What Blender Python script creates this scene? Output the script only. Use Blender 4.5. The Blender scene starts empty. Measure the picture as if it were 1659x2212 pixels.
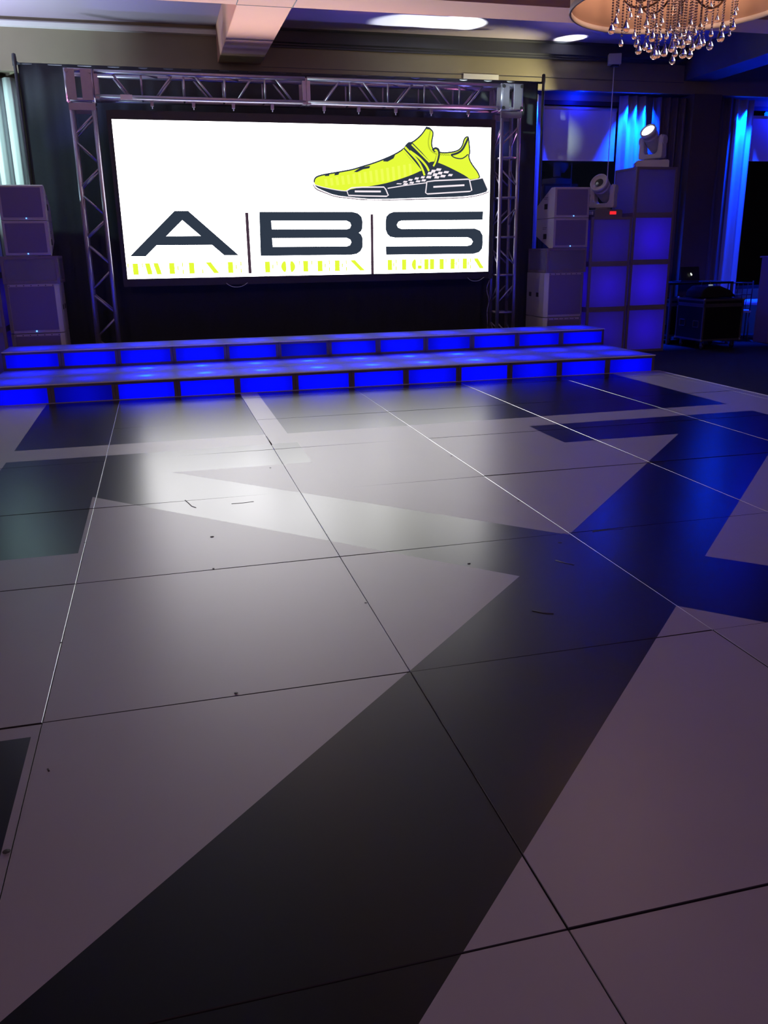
import bpy, bmesh, math, random
from mathutils import Vector, Matrix
from mathutils.geometry import tessellate_polygon
random.seed(7)
sc = bpy.context.scene
C = sc.collection
PI = math.pi

# ------------------------------------------------------------------ camera
CAM = Vector((0.4781, -1.3303, 1.4162)); F = 1810.0
PITCH, ROLL, YAW = 0.301146, -0.014703, 0.251218
fw = Vector((math.sin(YAW)*math.cos(PITCH), math.cos(YAW)*math.cos(PITCH), -math.sin(PITCH)))
rt0 = Vector((math.cos(YAW), -math.sin(YAW), 0)); up0 = rt0.cross(fw)
rt = rt0*math.cos(ROLL)+up0*math.sin(ROLL); up = up0*math.cos(ROLL)-rt0*math.sin(ROLL)
cd = bpy.data.cameras.new('camera'); cam = bpy.data.objects.new('camera', cd); C.objects.link(cam)
cam.matrix_world = Matrix(((rt.x, up.x, -fw.x, CAM.x), (rt.y, up.y, -fw.y, CAM.y), (rt.z, up.z, -fw.z, CAM.z), (0, 0, 0, 1)))
cd.sensor_fit = 'VERTICAL'; cd.sensor_height = 36.0; cd.lens = F/2212*36.0
cd.clip_start = 0.05; cd.clip_end = 200
sc.camera = cam
sc.view_settings.view_transform = 'Standard'; sc.view_settings.look = 'None'
sc.view_settings.exposure = 0.0; sc.view_settings.gamma = 1.0
sc.view_settings.use_curve_mapping = False

def ray(u, v):
    return rt*((u-829.5)/F) - up*((v-1106)/F) + fw
def on_y(u, v, y):
    d = ray(u, v); return CAM + d*((y-CAM.y)/d.y)

# ------------------------------------------------------------------ world and lights
w = bpy.data.worlds.new('night'); sc.world = w; w.use_nodes = True
w.node_tree.nodes['Background'].inputs[0].default_value = (0.10, 0.12, 0.30, 1)
w.node_tree.nodes['Background'].inputs[1].default_value = 0.02

SCREEN_POWER = 7.0          # LED wall, white pixels
BOX_W = 7.5                 # LED puck in each stage box
LIGHTS = [   # name, type, location, target, colour, watts, size, spot angle, blend
    ('hall_fill_light', 'AREA', (-2.5, -3.5, 3.9), (0, 6, 0), (1.0, 0.60, 0.66), 36, 0.8, 0, 0),  # added fill from behind the camera, here and next line, no hall fixture
    ('hall_fill_light', 'AREA', (4.5, -3.5, 3.9), (4, 6, 0), (0.85, 0.45, 1.0), 45, 0.8, 0, 0),
    ('side_stage_lamp', 'SPOT', (-2.0, 9.75, 2.75), (3.0, 10.4, 2.9), (0.62, 1.0, 0.95), 45, 0.06, 110, 0.5),
    ('truss_fill_light', 'SPOT', (-2.2, 9.55, 3.32), (5.2, 9.86, 3.28), (0.75, 1.0, 0.92), 900, 0.05, 5, 0.9),  # added unseen beam to highlight the right end of the truss
    ('corner_fill_light', 'SPOT', (3.2, 7.5, 3.72), (5.13, 9.80, 3.32), (0.75, 1.0, 0.92), 800, 0.05, 9, 1.0),  # added spot that brightens the right corner block, no such fixture
    ('ceiling_fill_light', 'SPOT', (-2.2, 9.9, 2.9), (-1.0, 10.2, 4.25), (0.70, 0.80, 1.0), 300, 0.1, 100, 1.0),  # added, like the other ceiling lights below, to brighten and tint the coffers
    ('ceiling_fill_light', 'SPOT', (-0.95, 9.9, 2.4), (0.5, 9.0, 4.25), (1.0, 0.30, 0.55), 90, 0.1, 60, 1.0),
    ('ceiling_fill_light', 'SPOT', (-0.95, 10.2, 2.4), (0.9, 10.4, 4.25), (0.20, 0.18, 1.0), 60, 0.1, 50, 1.0),
    ('ceiling_fill_light', 'SPOT', (5.95, 9.9, 2.4), (2.9, 9.1, 4.25), (1.0, 0.30, 0.60), 260, 0.1, 45, 1.0),
    ('ceiling_fill_light', 'SPOT', (5.95, 10.2, 2.4), (3.2, 10.4, 4.25), (0.20, 0.20, 1.0), 180, 0.1, 45, 1.0),
    ('ceiling_fill_light', 'SPOT', (5.95, 9.9, 2.4), (6.2, 9.6, 4.25), (0.60, 0.45, 1.0), 40, 0.1, 62, 1.0),
    ('curtain_lamp', 'SPOT', (-2.3, 10.3, 2.9), (-1.2, 11.35, 2.7), (0.62, 1.0, 0.92), 240, 0.05, 75, 0.4),
    ('header_lamp', 'SPOT', (7.60, 11.19, 3.60), (7.60, 11.30, 2.3), (0.0, 0.032, 1.0), 1300, 0.03, 58, 0.9),
    ('header_lamp', 'SPOT', (7.78, 11.19, 3.60), (7.78, 11.30, 2.3), (0.0, 0.032, 1.0), 1300, 0.03, 58, 0.9),
    ('header_lamp', 'SPOT', (7.95, 11.19, 3.60), (7.95, 11.30, 2.3), (0.0, 0.032, 1.0), 1300, 0.03, 58, 0.9),
    ('header_lamp', 'POINT', (6.85, 11.27, 3.60), (0, 0, 0), (0.0, 0.01, 1.0), 8, 0.04, 0, 0),
    ('header_lamp', 'SPOT', (6.14, 11.19, 3.60), (6.14, 11.30, 2.3), (0.0, 0.02, 1.0), 900, 0.03, 40, 0.9),
    ('header_lamp', 'SPOT', (9.68, 11.19, 3.60), (9.68, 11.30, 2.3), (0.0, 0.035, 1.0), 2600, 0.03, 60, 0.9),
    ('header_lamp', 'POINT', (10.5, 11.22, 3.50), (0, 0, 0), (0.0, 0.01, 1.0), 25, 0.05, 0, 0),
    ('blue_wash_lamp', 'SPOT', (9.7, 10.6, 2.0), (8.7, 9.5, 3.82), (0.0, 0.0, 1.0), 110, 0.1, 45, 0.9),
    ('wall_fill_light', 'SPOT', (6.95, 10.30, 2.95), (5.4, 11.1, 3.92), (1.0, 0.90, 0.50), 260, 0.05, 50, 1.0),  # added unseen wash that yellows and brightens the header wall
    ('gobo_beam', 'SPOT', (6.42, 10.15, 2.50), (4.34, 10.40, 4.25), (0.85, 1.0, 0.92), 1500, 0.02, 20.5, 0.25),
    ('gobo_beam', 'SPOT', (7.12, 9.92, 3.02), (6.42, 10.80, 4.25), (0.95, 1.0, 0.92), 600, 0.02, 12.5, 0.25),
]
for n, t, loc, tgt, col, watts, size, ang, bl in LIGHTS:
    ld = bpy.data.lights.new(n, t); ld.energy = watts; ld.color = col
    if t == 'AREA': ld.size = size
    else: ld.shadow_soft_size = size
    if t == 'SPOT': ld.spot_size = math.radians(ang); ld.spot_blend = bl
    lo = bpy.data.objects.new(n, ld); C.objects.link(lo); lo.location = loc
    if t != 'POINT': lo.rotation_euler = (Vector(tgt)-Vector(loc)).to_track_quat('-Z', 'Y').to_euler()

# ------------------------------------------------------------------ materials
def mat(name, col, rough=0.5, metal=0.0, emit=None, es=1.0, noise=0.0, nscale=8.0, bump=0.0, spec=None, rn=0.0, coat=0.0):
    m = bpy.data.materials.new(name); m.use_nodes = True
    nt = m.node_tree; b = nt.nodes['Principled BSDF']
    b.inputs['Base Color'].default_value = (*col, 1); b.inputs['Roughness'].default_value = rough
    b.inputs['Metallic'].default_value = metal
    if spec is not None: b.inputs['Specular IOR Level'].default_value = spec
    if coat: b.inputs['Coat Weight'].default_value = coat; b.inputs['Coat Roughness'].default_value = 0.1
    if emit: b.inputs['Emission Color'].default_value = (*emit, 1); b.inputs['Emission Strength'].default_value = es
    if noise or bump or rn:
        tc = nt.nodes.new('ShaderNodeTexCoord'); nz = nt.nodes.new('ShaderNodeTexNoise')
        nz.inputs['Scale'].default_value = nscale; nz.inputs['Detail'].default_value = 5
        nt.links.new(tc.outputs['Object'], nz.inputs['Vector'])
        if noise:
            r = nt.nodes.new('ShaderNodeMapRange'); r.inputs['To Min'].default_value = 1-noise; r.inputs['To Max'].default_value = 1+noise
            mx = nt.nodes.new('ShaderNodeVectorMath'); mx.operation = 'SCALE'; mx.inputs[0].default_value = col
            nt.links.new(nz.outputs['Fac'], r.inputs['Value']); nt.links.new(r.outputs[0], mx.inputs['Scale'])
            nt.links.new(mx.outputs[0], b.inputs['Base Color'])
        if rn:
            r = nt.nodes.new('ShaderNodeMapRange'); r.inputs['To Min'].default_value = rough-rn; r.inputs['To Max'].default_value = rough+rn
            nt.links.new(nz.outputs['Fac'], r.inputs['Value']); nt.links.new(r.outputs[0], b.inputs['Roughness'])
        if bump:
            bp = nt.nodes.new('ShaderNodeBump'); bp.inputs['Strength'].default_value = bump; bp.inputs['Distance'].default_value = 0.01
            nt.links.new(nz.outputs['Fac'], bp.inputs['Height']); nt.links.new(bp.outputs[0], b.inputs['Normal'])
    return m
def emis(name, col, s=1.0):
    m = bpy.data.materials.new(name); m.use_nodes = True; nt = m.node_tree; nt.nodes.clear()
    o = nt.nodes.new('ShaderNodeOutputMaterial'); e = nt.nodes.new('ShaderNodeEmission')
    e.inputs[0].default_value = (*col, 1); e.inputs[1].default_value = s
    nt.links.new(e.outputs[0], o.inputs[0]); return m
def acrylic(name, col, tr, rough=0.25, tcol=(0.9, 0.9, 0.9), spec=0.5):
    """frosted sheet: part translucent, part opaque white with a gloss"""
    m = bpy.data.materials.new(name); m.use_nodes = True; nt = m.node_tree; b = nt.nodes['Principled BSDF']
    b.inputs['Base Color'].default_value = (*col, 1); b.inputs['Roughness'].default_value = rough
    t = nt.nodes.new('ShaderNodeBsdfTranslucent'); t.inputs[0].default_value = (*tcol, 1); b.inputs['Specular IOR Level'].default_value = spec
    mx = nt.nodes.new('ShaderNodeMixShader'); mx.inputs[0].default_value = tr
    nt.links.new(b.outputs[0], mx.inputs[1]); nt.links.new(t.outputs[0], mx.inputs[2])
    nt.links.new(mx.outputs[0], nt.nodes['Material Output'].inputs[0]); return m
m_clear = bpy.data.materials.new('clear_inner_face'); m_clear.use_nodes = True
_nt = m_clear.node_tree; _nt.nodes.clear(); _o = _nt.nodes.new('ShaderNodeOutputMaterial'); _t = _nt.nodes.new('ShaderNodeBsdfTransparent'); _nt.links.new(_t.outputs[0], _o.inputs[0])
def glass(name, tint=(0.8, 0.85, 0.9), refl=0.12):
    m = bpy.data.materials.new(name); m.use_nodes = True; nt = m.node_tree; nt.nodes.clear()
    o = nt.nodes.new('ShaderNodeOutputMaterial'); t = nt.nodes.new('ShaderNodeBsdfTransparent'); g = nt.nodes.new('ShaderNodeBsdfGlossy')
    t.inputs[0].default_value = (*tint, 1); g.inputs['Roughness'].default_value = 0.01
    fr = nt.nodes.new('ShaderNodeFresnel'); fr.inputs[0].default_value = 1.9
    mx = nt.nodes.new('ShaderNodeMixShader')
    nt.links.new(fr.outputs[0], mx.inputs[0]); nt.links.new(t.outputs[0], mx.inputs[1]); nt.links.new(g.outputs[0], mx.inputs[2])
    nt.links.new(mx.outputs[0], o.inputs[0]); return m

m_white_vinyl = mat('white_vinyl', (0.30, 0.278, 0.30), 0.375, noise=0.04, nscale=3, spec=0.9)
m_black_vinyl = mat('black_vinyl', (0.002, 0.002, 0.004), 0.275, spec=0.5)
m_panel_edge = mat('panel_edge', (0.55, 0.55, 0.58), 0.3, 0.9)
m_panel_side = mat('panel_side', (0.01, 0.01, 0.01), 0.7)
m_trim = mat('edge_trim', (0.55, 0.53, 0.58), 0.4)
m_carpet = mat('dark_floor', (0.010, 0.010, 0.012), 0.7, noise=0.4, nscale=30, spec=0.25)
m_wall = mat('wall_paint', (0.27, 0.24, 0.165), 0.7, noise=0.05, nscale=6)
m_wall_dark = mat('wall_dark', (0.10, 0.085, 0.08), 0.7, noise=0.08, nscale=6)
m_cornice = mat('cornice_paint', (0.05, 0.055, 0.075), 0.5)
m_mould = mat('mould_paint', (0.75, 0.76, 0.74), 0.5)
m_ceiling = mat('ceiling_paint', (0.52, 0.45, 0.55), 0.85, bump=0.1, nscale=120)
m_beam = mat('beam_paint', (0.74, 0.41, 0.29), 0.7, noise=0.03, nscale=4)
m_drape = mat('drape_cloth', (0.030, 0.036, 0.045), 0.85, noise=0.15, nscale=30)
m_alu = mat('aluminium', (0.34, 0.32, 0.41), 0.38, 0.7, noise=0.08, nscale=20)
m_steel = mat('dark_steel', (0.06, 0.06, 0.07), 0.4, 0.6)
m_housing = mat('screen_housing', (0.02, 0.022, 0.028), 0.5)
m_boxframe = mat('box_frame', (0.16, 0.13, 0.17), 0.5, 0.2)
m_boxin = mat('box_lining', (0.12, 0.12, 0.14), 0.8)
m_acryl = acrylic('frosted_acrylic', (0.20, 0.20, 0.23), 0.45, 0.25, (0.20, 0.45, 0.95))
m_acryl_f = acrylic('frosted_front', (0.02, 0.012, 0.05), 0.65, 0.5, (0.04, 0.06, 0.95), 0.15)
m_lip = mat('acrylic_edge', (0.88, 0.86, 0.90), 0.3)
m_cubeframe = mat('cube_frame', (0.22, 0.18, 0.24), 0.5)
m_cubepanel = acrylic('cube_panel', (0.26, 0.24, 0.38), 0.35, 0.35)
m_spk = mat('white_cabinet', (0.48, 0.44, 0.50), 0.5, noise=0.04, nscale=10)
m_spk_g = mat('white_grille', (0.19, 0.155, 0.29), 0.6, bump=0.3, nscale=300)
m_podium = mat('podium_paint', (0.22, 0.18, 0.50), 0.5)
m_spk_d = mat('dark_recess', (0.02, 0.02, 0.03), 0.6)
m_mh = mat('white_plastic', (0.60, 0.60, 0.58), 0.35)
m_mh2 = mat('grey_plastic', (0.22, 0.20, 0.24), 0.45)
m_lens = emis('lit_lens', (0.95, 1.0, 0.97), 3.0)
m_lensdark = mat('lens_glass', (0.05, 0.06, 0.06), 0.05, 0.0)
m_red = emis('red_display', (1.0, 0.02, 0.03), 1.2)
m_blue_led = emis('blue_led', (0.10, 0.30, 1.0), 4.0)
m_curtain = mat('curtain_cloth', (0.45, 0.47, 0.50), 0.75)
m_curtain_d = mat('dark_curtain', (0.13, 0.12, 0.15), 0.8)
m_shade = mat('roller_cloth', (0.62, 0.60, 0.62), 0.8)
m_frame_win = mat('window_frame', (0.04, 0.04, 0.05), 0.5)
m_glass = glass('window_glass')
m_shade_in = mat('lamp_shade_cloth', (0.75, 0.50, 0.38), 0.8)
m_shade_rim = mat('lamp_shade_rim', (0.8, 0.72, 0.70), 0.6)
m_crystal = bpy.data.materials.new('crystal'); m_crystal.use_nodes = True
_b = m_crystal.node_tree.nodes['Principled BSDF']; _b.inputs['Transmission Weight'].default_value = 1.0
_b.inputs['Roughness'].default_value = 0.02; _b.inputs['IOR'].default_value = 1.5; _b.inputs['Base Color'].default_value = (1, 0.95, 0.95, 1)
m_bead = mat('crystal_bead', (0.34, 0.26, 0.30), 0.2, 0.2)
m_bronze = mat('chandelier_metal', (0.22, 0.12, 0.09), 0.3, 0.8)
m_bulb = emis('warm_bulb', (1.0, 0.72, 0.45), 3.0)
m_case = mat('black_laminate', (0.008, 0.008, 0.012), 0.35)
m_edge_alu = mat('case_edge', (0.20, 0.20, 0.26), 0.35, 0.7)
m_black = mat('black_cloth', (0.006, 0.006, 0.008), 0.8)
m_laptop = mat('laptop_shell', (0.02, 0.02, 0.025), 0.4)
m_glow = emis('glowing_mark', (0.9, 0.95, 0.9), 1.0)
m_chair = mat('chair_wood', (0.05, 0.04, 0.06), 0.4)
m_cloth = mat('white_linen', (0.45, 0.45, 0.55), 0.8)
m_paper = mat('paper_card', (0.55, 0.55, 0.68), 0.7)
m_cable = mat('cable', (0.28, 0.27, 0.34), 0.5)
S_WHITE = emis('screen_white', (1.0, 0.985, 1.0), SCREEN_POWER)
S_YEL = emis('screen_yellow', (0.80, 0.97, 0.045), 1.0)
S_YEL2 = emis('screen_pale_yellow', (0.92, 0.99, 0.35), 1.0)
S_DARK = emis('screen_dark', (0.030, 0.042, 0.065), 1.0)
S_BAR = emis('screen_bar', (0.060, 0.035, 0.055), 1.0)
S_GREEN = emis('screen_green_line', (0.10, 0.17, 0.02), 1.0)

# ------------------------------------------------------------------ mesh helpers
class MB:
    """collects shapes in world coordinates; build() makes ONE mesh object"""
    def __init__(s): s.bm = bmesh.new()
    def box(s, x0, x1, y0, y1, z0, z1, bev=0.0, rot=None, piv=None, mi=0):
        b = bmesh.new(); bmesh.ops.create_cube(b, size=1)
        bmesh.ops.scale(b, vec=(abs(x1-x0), abs(y1-y0), abs(z1-z0)), verts=b.verts)
        bmesh.ops.translate(b, vec=((x0+x1)/2, (y0+y1)/2, (z0+z1)/2), verts=b.verts)
        if bev: bmesh.ops.bevel(b, geom=b.edges[:], offset=bev, segments=2, affect='EDGES', clamp_overlap=True)
        if rot is not None:
            p = Vector(piv) if piv else Vector(((x0+x1)/2, (y0+y1)/2, (z0+z1)/2))
            bmesh.ops.rotate(b, cent=p, matrix=rot, verts=b.verts)
        for f in b.faces: f.material_index = mi
        s.merge(b); return s
    def merge(s, b):
        me = bpy.data.meshes.new('tmp'); b.to_mesh(me); b.free(); s.bm.from_mesh(me); bpy.data.meshes.remove(me)
    def tube(s, p0, p1, r, seg=10, r2=None, smooth=True):
        p0 = Vector(p0); p1 = Vector(p1); d = p1-p0
        b = bmesh.new(); bmesh.ops.create_cone(b, cap_ends=True, segments=seg, radius1=r, radius2=r if r2 is None else r2, depth=d.length)
        q = d.to_track_quat('Z', 'Y').to_matrix()
        bmesh.ops.rotate(b, cent=(0, 0, 0), matrix=q, verts=b.verts); bmesh.ops.translate(b, vec=(p0+p1)/2, verts=b.verts)
        if smooth:
            for f in b.faces:
                if len(f.verts) == 4: f.smooth = True
        s.merge(b); return s
    def path(s, pts, r, seg=8, closed=False):
        pts = [Vector(p) for p in pts]; n = len(pts); rings = []
        for i, p in enumerate(pts):
            a = pts[(i-1) % n] if (closed or i) else p; c = pts[(i+1) % n] if (closed or i < n-1) else p
            t = (c-a).normalized(); u = t.cross(Vector((0, 0, 1)))
            if u.length < 1e-3: u = t.cross(Vector((1, 0, 0)))
            u.normalize(); v = t.cross(u)
            rings.append([s.bm.verts.new(p+(u*math.cos(2*PI*k/seg)+v*math.sin(2*PI*k/seg))*r) for k in range(seg)])
        for i in range(n if closed else n-1):
            A, B = rings[i], rings[(i+1) % n]
            for k in range(seg):
                f = s.bm.faces.new((A[k], A[(k+1) % seg], B[(k+1) % seg], B[k])); f.smooth = True
        if not closed:
            s.bm.faces.new(rings[0][::-1]); s.bm.faces.new(rings[-1])
        return s
    def lathe(s, prof, c, seg=24, axis=None):
        """prof: list of (r, h) along axis from c"""
        ax = Vector(axis).normalized() if axis else Vector((0, 0, 1)); q = ax.to_track_quat('Z', 'Y').to_matrix(); c = Vector(c)
        rings = []
        for r, h in prof:
            if r < 1e-5: rings.append([s.bm.verts.new(c+q@Vector((0, 0, h)))])
            else: rings.append([s.bm.verts.new(c+q@Vector((r*math.cos(2*PI*k/seg), r*math.sin(2*PI*k/seg), h))) for k in range(seg)])
        for A, B in zip(rings, rings[1:]):
            for k in range(seg):
                if len(A) == 1 and len(B) == 1: continue
                if len(A) == 1: f = s.bm.faces.new((A[0], B[(k+1) % seg], B[k]))
                elif len(B) == 1: f = s.bm.faces.new((A[k], A[(k+1) % seg], B[0]))
                else: f = s.bm.faces.new((A[k], A[(k+1) % seg], B[(k+1) % seg], B[k]))
                f.smooth = True
        return s
    def prism(s, poly, y0, y1, plane='xz', mi=0):
        """extrude polygon; plane xz -> along y, yz -> along x, xy -> along z"""
        def P(a, b, c):
            return {'xz': (a, c, b), 'yz': (c, a, b), 'xy': (a, b, c)}[plane]
        lo = [s.bm.verts.new(P(a, b, y0)) for a, b in poly]; hi = [s.bm.verts.new(P(a, b, y1)) for a, b in poly]
        n = len(poly); fs = [s.bm.faces.new(lo), s.bm.faces.new(hi[::-1])]
        for i in range(n): fs.append(s.bm.faces.new((lo[i], hi[i], hi[(i+1) % n], lo[(i+1) % n])))
        for f in fs: f.material_index = mi
        return s
    def clear(s, n):
        """the smooth inner face of a frosted sheet lets light straight in"""
        n = Vector(n); s.bm.normal_update()
        for f in s.bm.faces:
            if f.normal.dot(n) > 0.95: f.material_index = 1
        return s
    def build(s, name, m, parent=None, base=None, smooth=False):
        bmesh.ops.recalc_face_normals(s.bm, faces=s.bm.faces[:])
        me = bpy.data.meshes.new(name)
        if parent is not None: off = WPOS[parent.name]
        elif base is not None: off = Vector(base)
        else: off = Vector((0, 0, 0))
        bmesh.ops.translate(s.bm, vec=-off, verts=s.bm.verts)
        s.bm.to_mesh(me); s.bm.free()
        for x in (m if isinstance(m, (list, tuple)) else [m]): me.materials.append(x)
        o = bpy.data.objects.new(name, me); C.objects.link(o)
        if parent is not None: o.parent = parent; WPOS[o.name] = Vector(off)
        else: o.location = off; WPOS[o.name] = Vector(off)
        return o
WPOS = {}
def thing(name, label, cat, loc, group=None):
    o = bpy.data.objects.new(name, None); C.objects.link(o); o.location = loc; o.empty_display_size = 0.1
    o['label'] = label; o['category'] = cat
    if group: o['group'] = group
    WPOS[o.name] = Vector(loc); return o
def tag(o, label, cat, group=None, kind=None):
    o['label'] = label; o['category'] = cat
    if group: o['group'] = group
    if kind: o['kind'] = kind
    return o
def struct(o): o['kind'] = 'structure'; return o
def copy_thing(r, loc, label=None, group=None):
    c = r.copy(); C.objects.link(c); c.location = loc
    if label: c['label'] = label
    if group: c['group'] = group
    def rec(src, dst):
        for ch in src.children:
            k = ch.copy(); C.objects.link(k); k.parent = dst; rec(ch, k)
    rec(r, c); return c
def ordinal(n): return ['first', 'second', 'third', 'fourth', 'fifth', 'sixth', 'seventh', 'eighth', 'ninth', 'tenth', 'eleventh', 'twelfth'][n]

# ------------------------------------------------------------------ structure
YW, ZC, ZB = 11.1, 4.25, 3.82
struct(MB().box(-9, 15, -7, 13, -0.23, -0.03).build('floor', m_carpet))
struct(MB().box(-9, 15, -7, 13, ZC, ZC+0.2).build('ceiling', m_ceiling))
b = MB()
for x0, x1 in ((1.50, 2.06), (-5.4, -4.85)): b.box(x0, x1, -6.9, YW, ZB, ZC, bev=0.004)
for y0, y1 in ((7.76, 8.32), (0.9, 1.46)): b.box(-8.9, 14.9, y0, y1, ZB-0.001, ZC, bev=0.004)
struct(b.build('trim_1', m_beam))
struct(MB().box(8.45, 8.92, 1.46, 7.76, ZB-0.0005, ZC).box(8.45, 8.92, 8.32, YW, ZB-0.0005, ZC).build('trim_6', m_wall_dark))
# thin joint lines where the beams cross
b = MB()
b.box(1.495, 2.065, 8.318, 8.328, ZB-0.003, ZB+0.01); b.box(1.49, 1.499, 7.76, 8.32, ZB-0.003, ZB); b.box(2.06, 2.07, 7.76, 8.32, ZB-0.003, ZB)
struct(b.build('trim_2', m_cornice))
# back wall: header band, lower wall with window openings, pier
b = MB(); b.box(-9, 15, YW, YW+0.10, 3.64, ZC)
struct(b.build('wall_back', m_wall))
b = MB()
ops = [(-3.2, -1.1), (6.10, 7.95), (9.55, 12.6)]
xs = -9
for x0, x1 in ops:
    b.box(xs, x0, 11.45, 11.6, -0.03, ZC); b.box(x0, x1, 11.45, 11.6, -0.03, 0.72); b.box(x0, x1, 11.45, 11.6, 3.56, ZC); xs = x1
b.box(xs, 15, 11.45, 11.6, -0.03, ZC)
struct(b.build('wall_back_recess', m_wall))
struct(MB().box(8.62, 9.10, 11.04, 11.45, -0.03, 3.64).build('wall_back_pier', m_wall_dark))
struct(MB().box(-9.1, -9, -7, 13, -0.03, ZC).build('wall_left', m_wall_dark))
struct(MB().box(15, 15.1, -7, 13, -0.03, ZC).build('wall_right', m_wall_dark))
struct(MB().box(-9, 15, -7.1, -7, -0.03, ZC).build('wall_front', m_wall_dark))
b = MB(); prof = [(YW, 4.03), (YW-0.03, 4.03), (YW-0.03, 4.05), (YW-0.045, 4.06), (YW-0.045, 4.075), (YW-0.07, 4.09), (YW-0.07, 4.22), (YW-0.10, 4.235), (YW-0.10, ZC), (YW, ZC)]
b.prism(prof, 2.06, 8.45, 'yz'); struct(b.build('trim_3', m_cornice))
b = MB(); prof = [(YW, 4.13), (YW-0.05, 4.14), (YW-0.05, 4.19), (YW-0.02, 4.21), (YW, 4.21)]
b.prism(prof, -4.85, 1.50, 'yz'); struct(b.build('trim_4', m_mould))
struct(MB().box(2.07, 8.45, YW-0.006, YW, 3.790, 3.796).build('trim_5', m_cornice))
# windows
for i, (x0, x1) in enumerate(ops):
    b = MB()
    for xa, xb in ((x0, x0+0.05), (x1-0.05, x1)) + ((((x0+x1)/2-0.03, (x0+x1)/2+0.03),) if i == 2 else ()): b.box(xa, xb, 11.46, 11.54, 0.72, 3.56)
    b.box(x0, x1, 11.46, 11.54, 0.72, 0.78); b.box(x0, x1, 11.46, 11.54, 3.50, 3.56)
    fr = struct(b.build('window_%d' % (i+1), m_frame_win))
    pn = MB().box(x0+0.05, x1-0.05, 11.495, 11.501, 0.78, 3.50).build('pane', m_glass, fr)

# white notice strip on the wall above the truss
tag(MB().box(4.92, 5.45, YW-0.012, YW, 3.735, 3.805).build('wall_strip', m_mould), 'pale rectangular strip fixed to the beige wall above the truss', 'panel')

# ------------------------------------------------------------------ dance floor
G = 1.22
BL = [[(-.57, 4.46), (1.0, 4.46), (1.0, 6.3), (-.58, 6.3)],
      [(1.15, 4.45), (4.57, 4.47), (4.58, 6.3), (1.15, 6.3)],
      [(-.57, -1.0), (4.57, -1.0), (4.57, 4.17), (-.57, 4.15)]]
WH = [[(.38, 3.6), (1.99, 1.98), (3.59, 3.62), (2.78, 3.62), (2.78, 4.2), (1.17, 4.2), (1.17, 3.6)],
      [(-.6, .94), (-.02, .94), (-.02, 0.0), (1.6, 1.6), (-.02, 3.21), (-.02, 2.35), (-.6, 2.35)],
      [(4.6, .94), (4.02, .94), (4.02, 0.0), (2.38, 1.59), (4.0, 3.21), (4.02, 2.35), (4.6, 2.35)],
      [(2.0, 1.2), (.4, -.4), (1.17, -.4), (1.17, -1.05), (2.78, -1.05), (2.78, -.4), (3.6, -.4)]]
def inside(p, poly):
    x, y = p; r = False; n = len(poly)
    for i in range(n):
        x1, y1 = poly[i]; x2, y2 = poly[(i+1) % n]
        if (y1 > y) != (y2 > y) and x < (x2-x1)*(y-y1)/(y2-y1)+x1: r = not r
    return r
def is_black(x, y):
    p = (x/G, y/G)
    return any(inside(p, q) for q in BL) and not any(inside(p, q) for q in WH)
df = thing('dance_floor', 'modular dance floor with black and white geometric vinyl graphic in front of the stage', 'dance floor', (2.44, 3.0, -0.03))
XG = [k*G for k in range(-2, 6)] + [6.22]; YG = [k*G for k in range(-2, 7)] + [7.645]
SEG = [(Vector((a[0]*G, a[1]*G, 0)), Vector((c[0]*G, c[1]*G, 0))) for poly in BL+WH for a, c in zip(poly, poly[1:]+poly[:1])]
for i in range(len(XG)-1):
    for j in range(len(YG)-1):
        x0, x1, y0, y1 = XG[i]+0.0012, XG[i+1]-0.0012, YG[j]+0.0020, YG[j+1]-0.0020
        if y1-y0 < 0.05 or x1-x0 < 0.05: continue
        dz = random.uniform(-0.0006, 0.0006)
        bm = bmesh.new(); bmesh.ops.create_cube(bm, size=1)
        bmesh.ops.scale(bm, vec=(x1-x0, y1-y0, 0.03), verts=bm.verts); bmesh.ops.translate(bm, vec=((x0+x1)/2, (y0+y1)/2, -0.015+dz), verts=bm.verts)
        tx, ty = random.uniform(-0.0018, 0.0018), random.uniform(-0.0018, 0.0018)
        for v in bm.verts:
            if v.co.z > -0.01: v.co.z += tx*(v.co.x-(x0+x1)/2)+ty*(v.co.y-(y0+y1)/2)
        te = [e for e in bm.edges if all(v.co.z > -0.01 for v in e.verts)]
        res = bmesh.ops.bevel(bm, geom=te, offset=0.0016, segments=1, affect='EDGES')
        done = set()
        for a, c in SEG:
            d = c-a
            lx, hx = min(a.x, c.x), max(a.x, c.x); ly, hy = min(a.y, c.y), max(a.y, c.y)
            if hx < x0 or lx > x1 or hy < y0 or ly > y1: continue
            n = Vector((d.y, -d.x, 0)).normalized(); key = (round(n.x, 3), round(n.y, 3), round(a.dot(n), 3))
            if key in done: continue
            done.add(key)
            bmesh.ops.bisect_plane(bm, geom=bm.verts[:]+bm.edges[:]+bm.faces[:], plane_co=a, plane_no=n, dist=1e-5)
        for f in bm.faces:
            f.normal_update(); c = f.calc_center_median()
            if f.normal.z > 0.9: f.material_index = 1 if is_black(c.x, c.y) else 0
            elif f.normal.z > 0.3: f.material_index = 2 if abs(f.normal.x) > abs(f.normal.y) else 3
            else: f.material_index = 3
        mb = MB(); mb.bm.free(); mb.bm = bm
        mb.build('floor_panel', [m_white_vinyl, m_black_vinyl, m_panel_edge, m_panel_side], df)
b = MB()
b.prism([(6.222, -0.03), (6.262, -0.03), (6.262, -0.012), (6.236, 0.004), (6.222, 0.004)], -2.44, 7.648, 'xz')
b.build('edge_trim', m_trim, df)
MB().box(-2.44, 6.22, 7.6455, 7.6530, -0.03, 0.006).build('edge_trim', m_trim, df)

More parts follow.
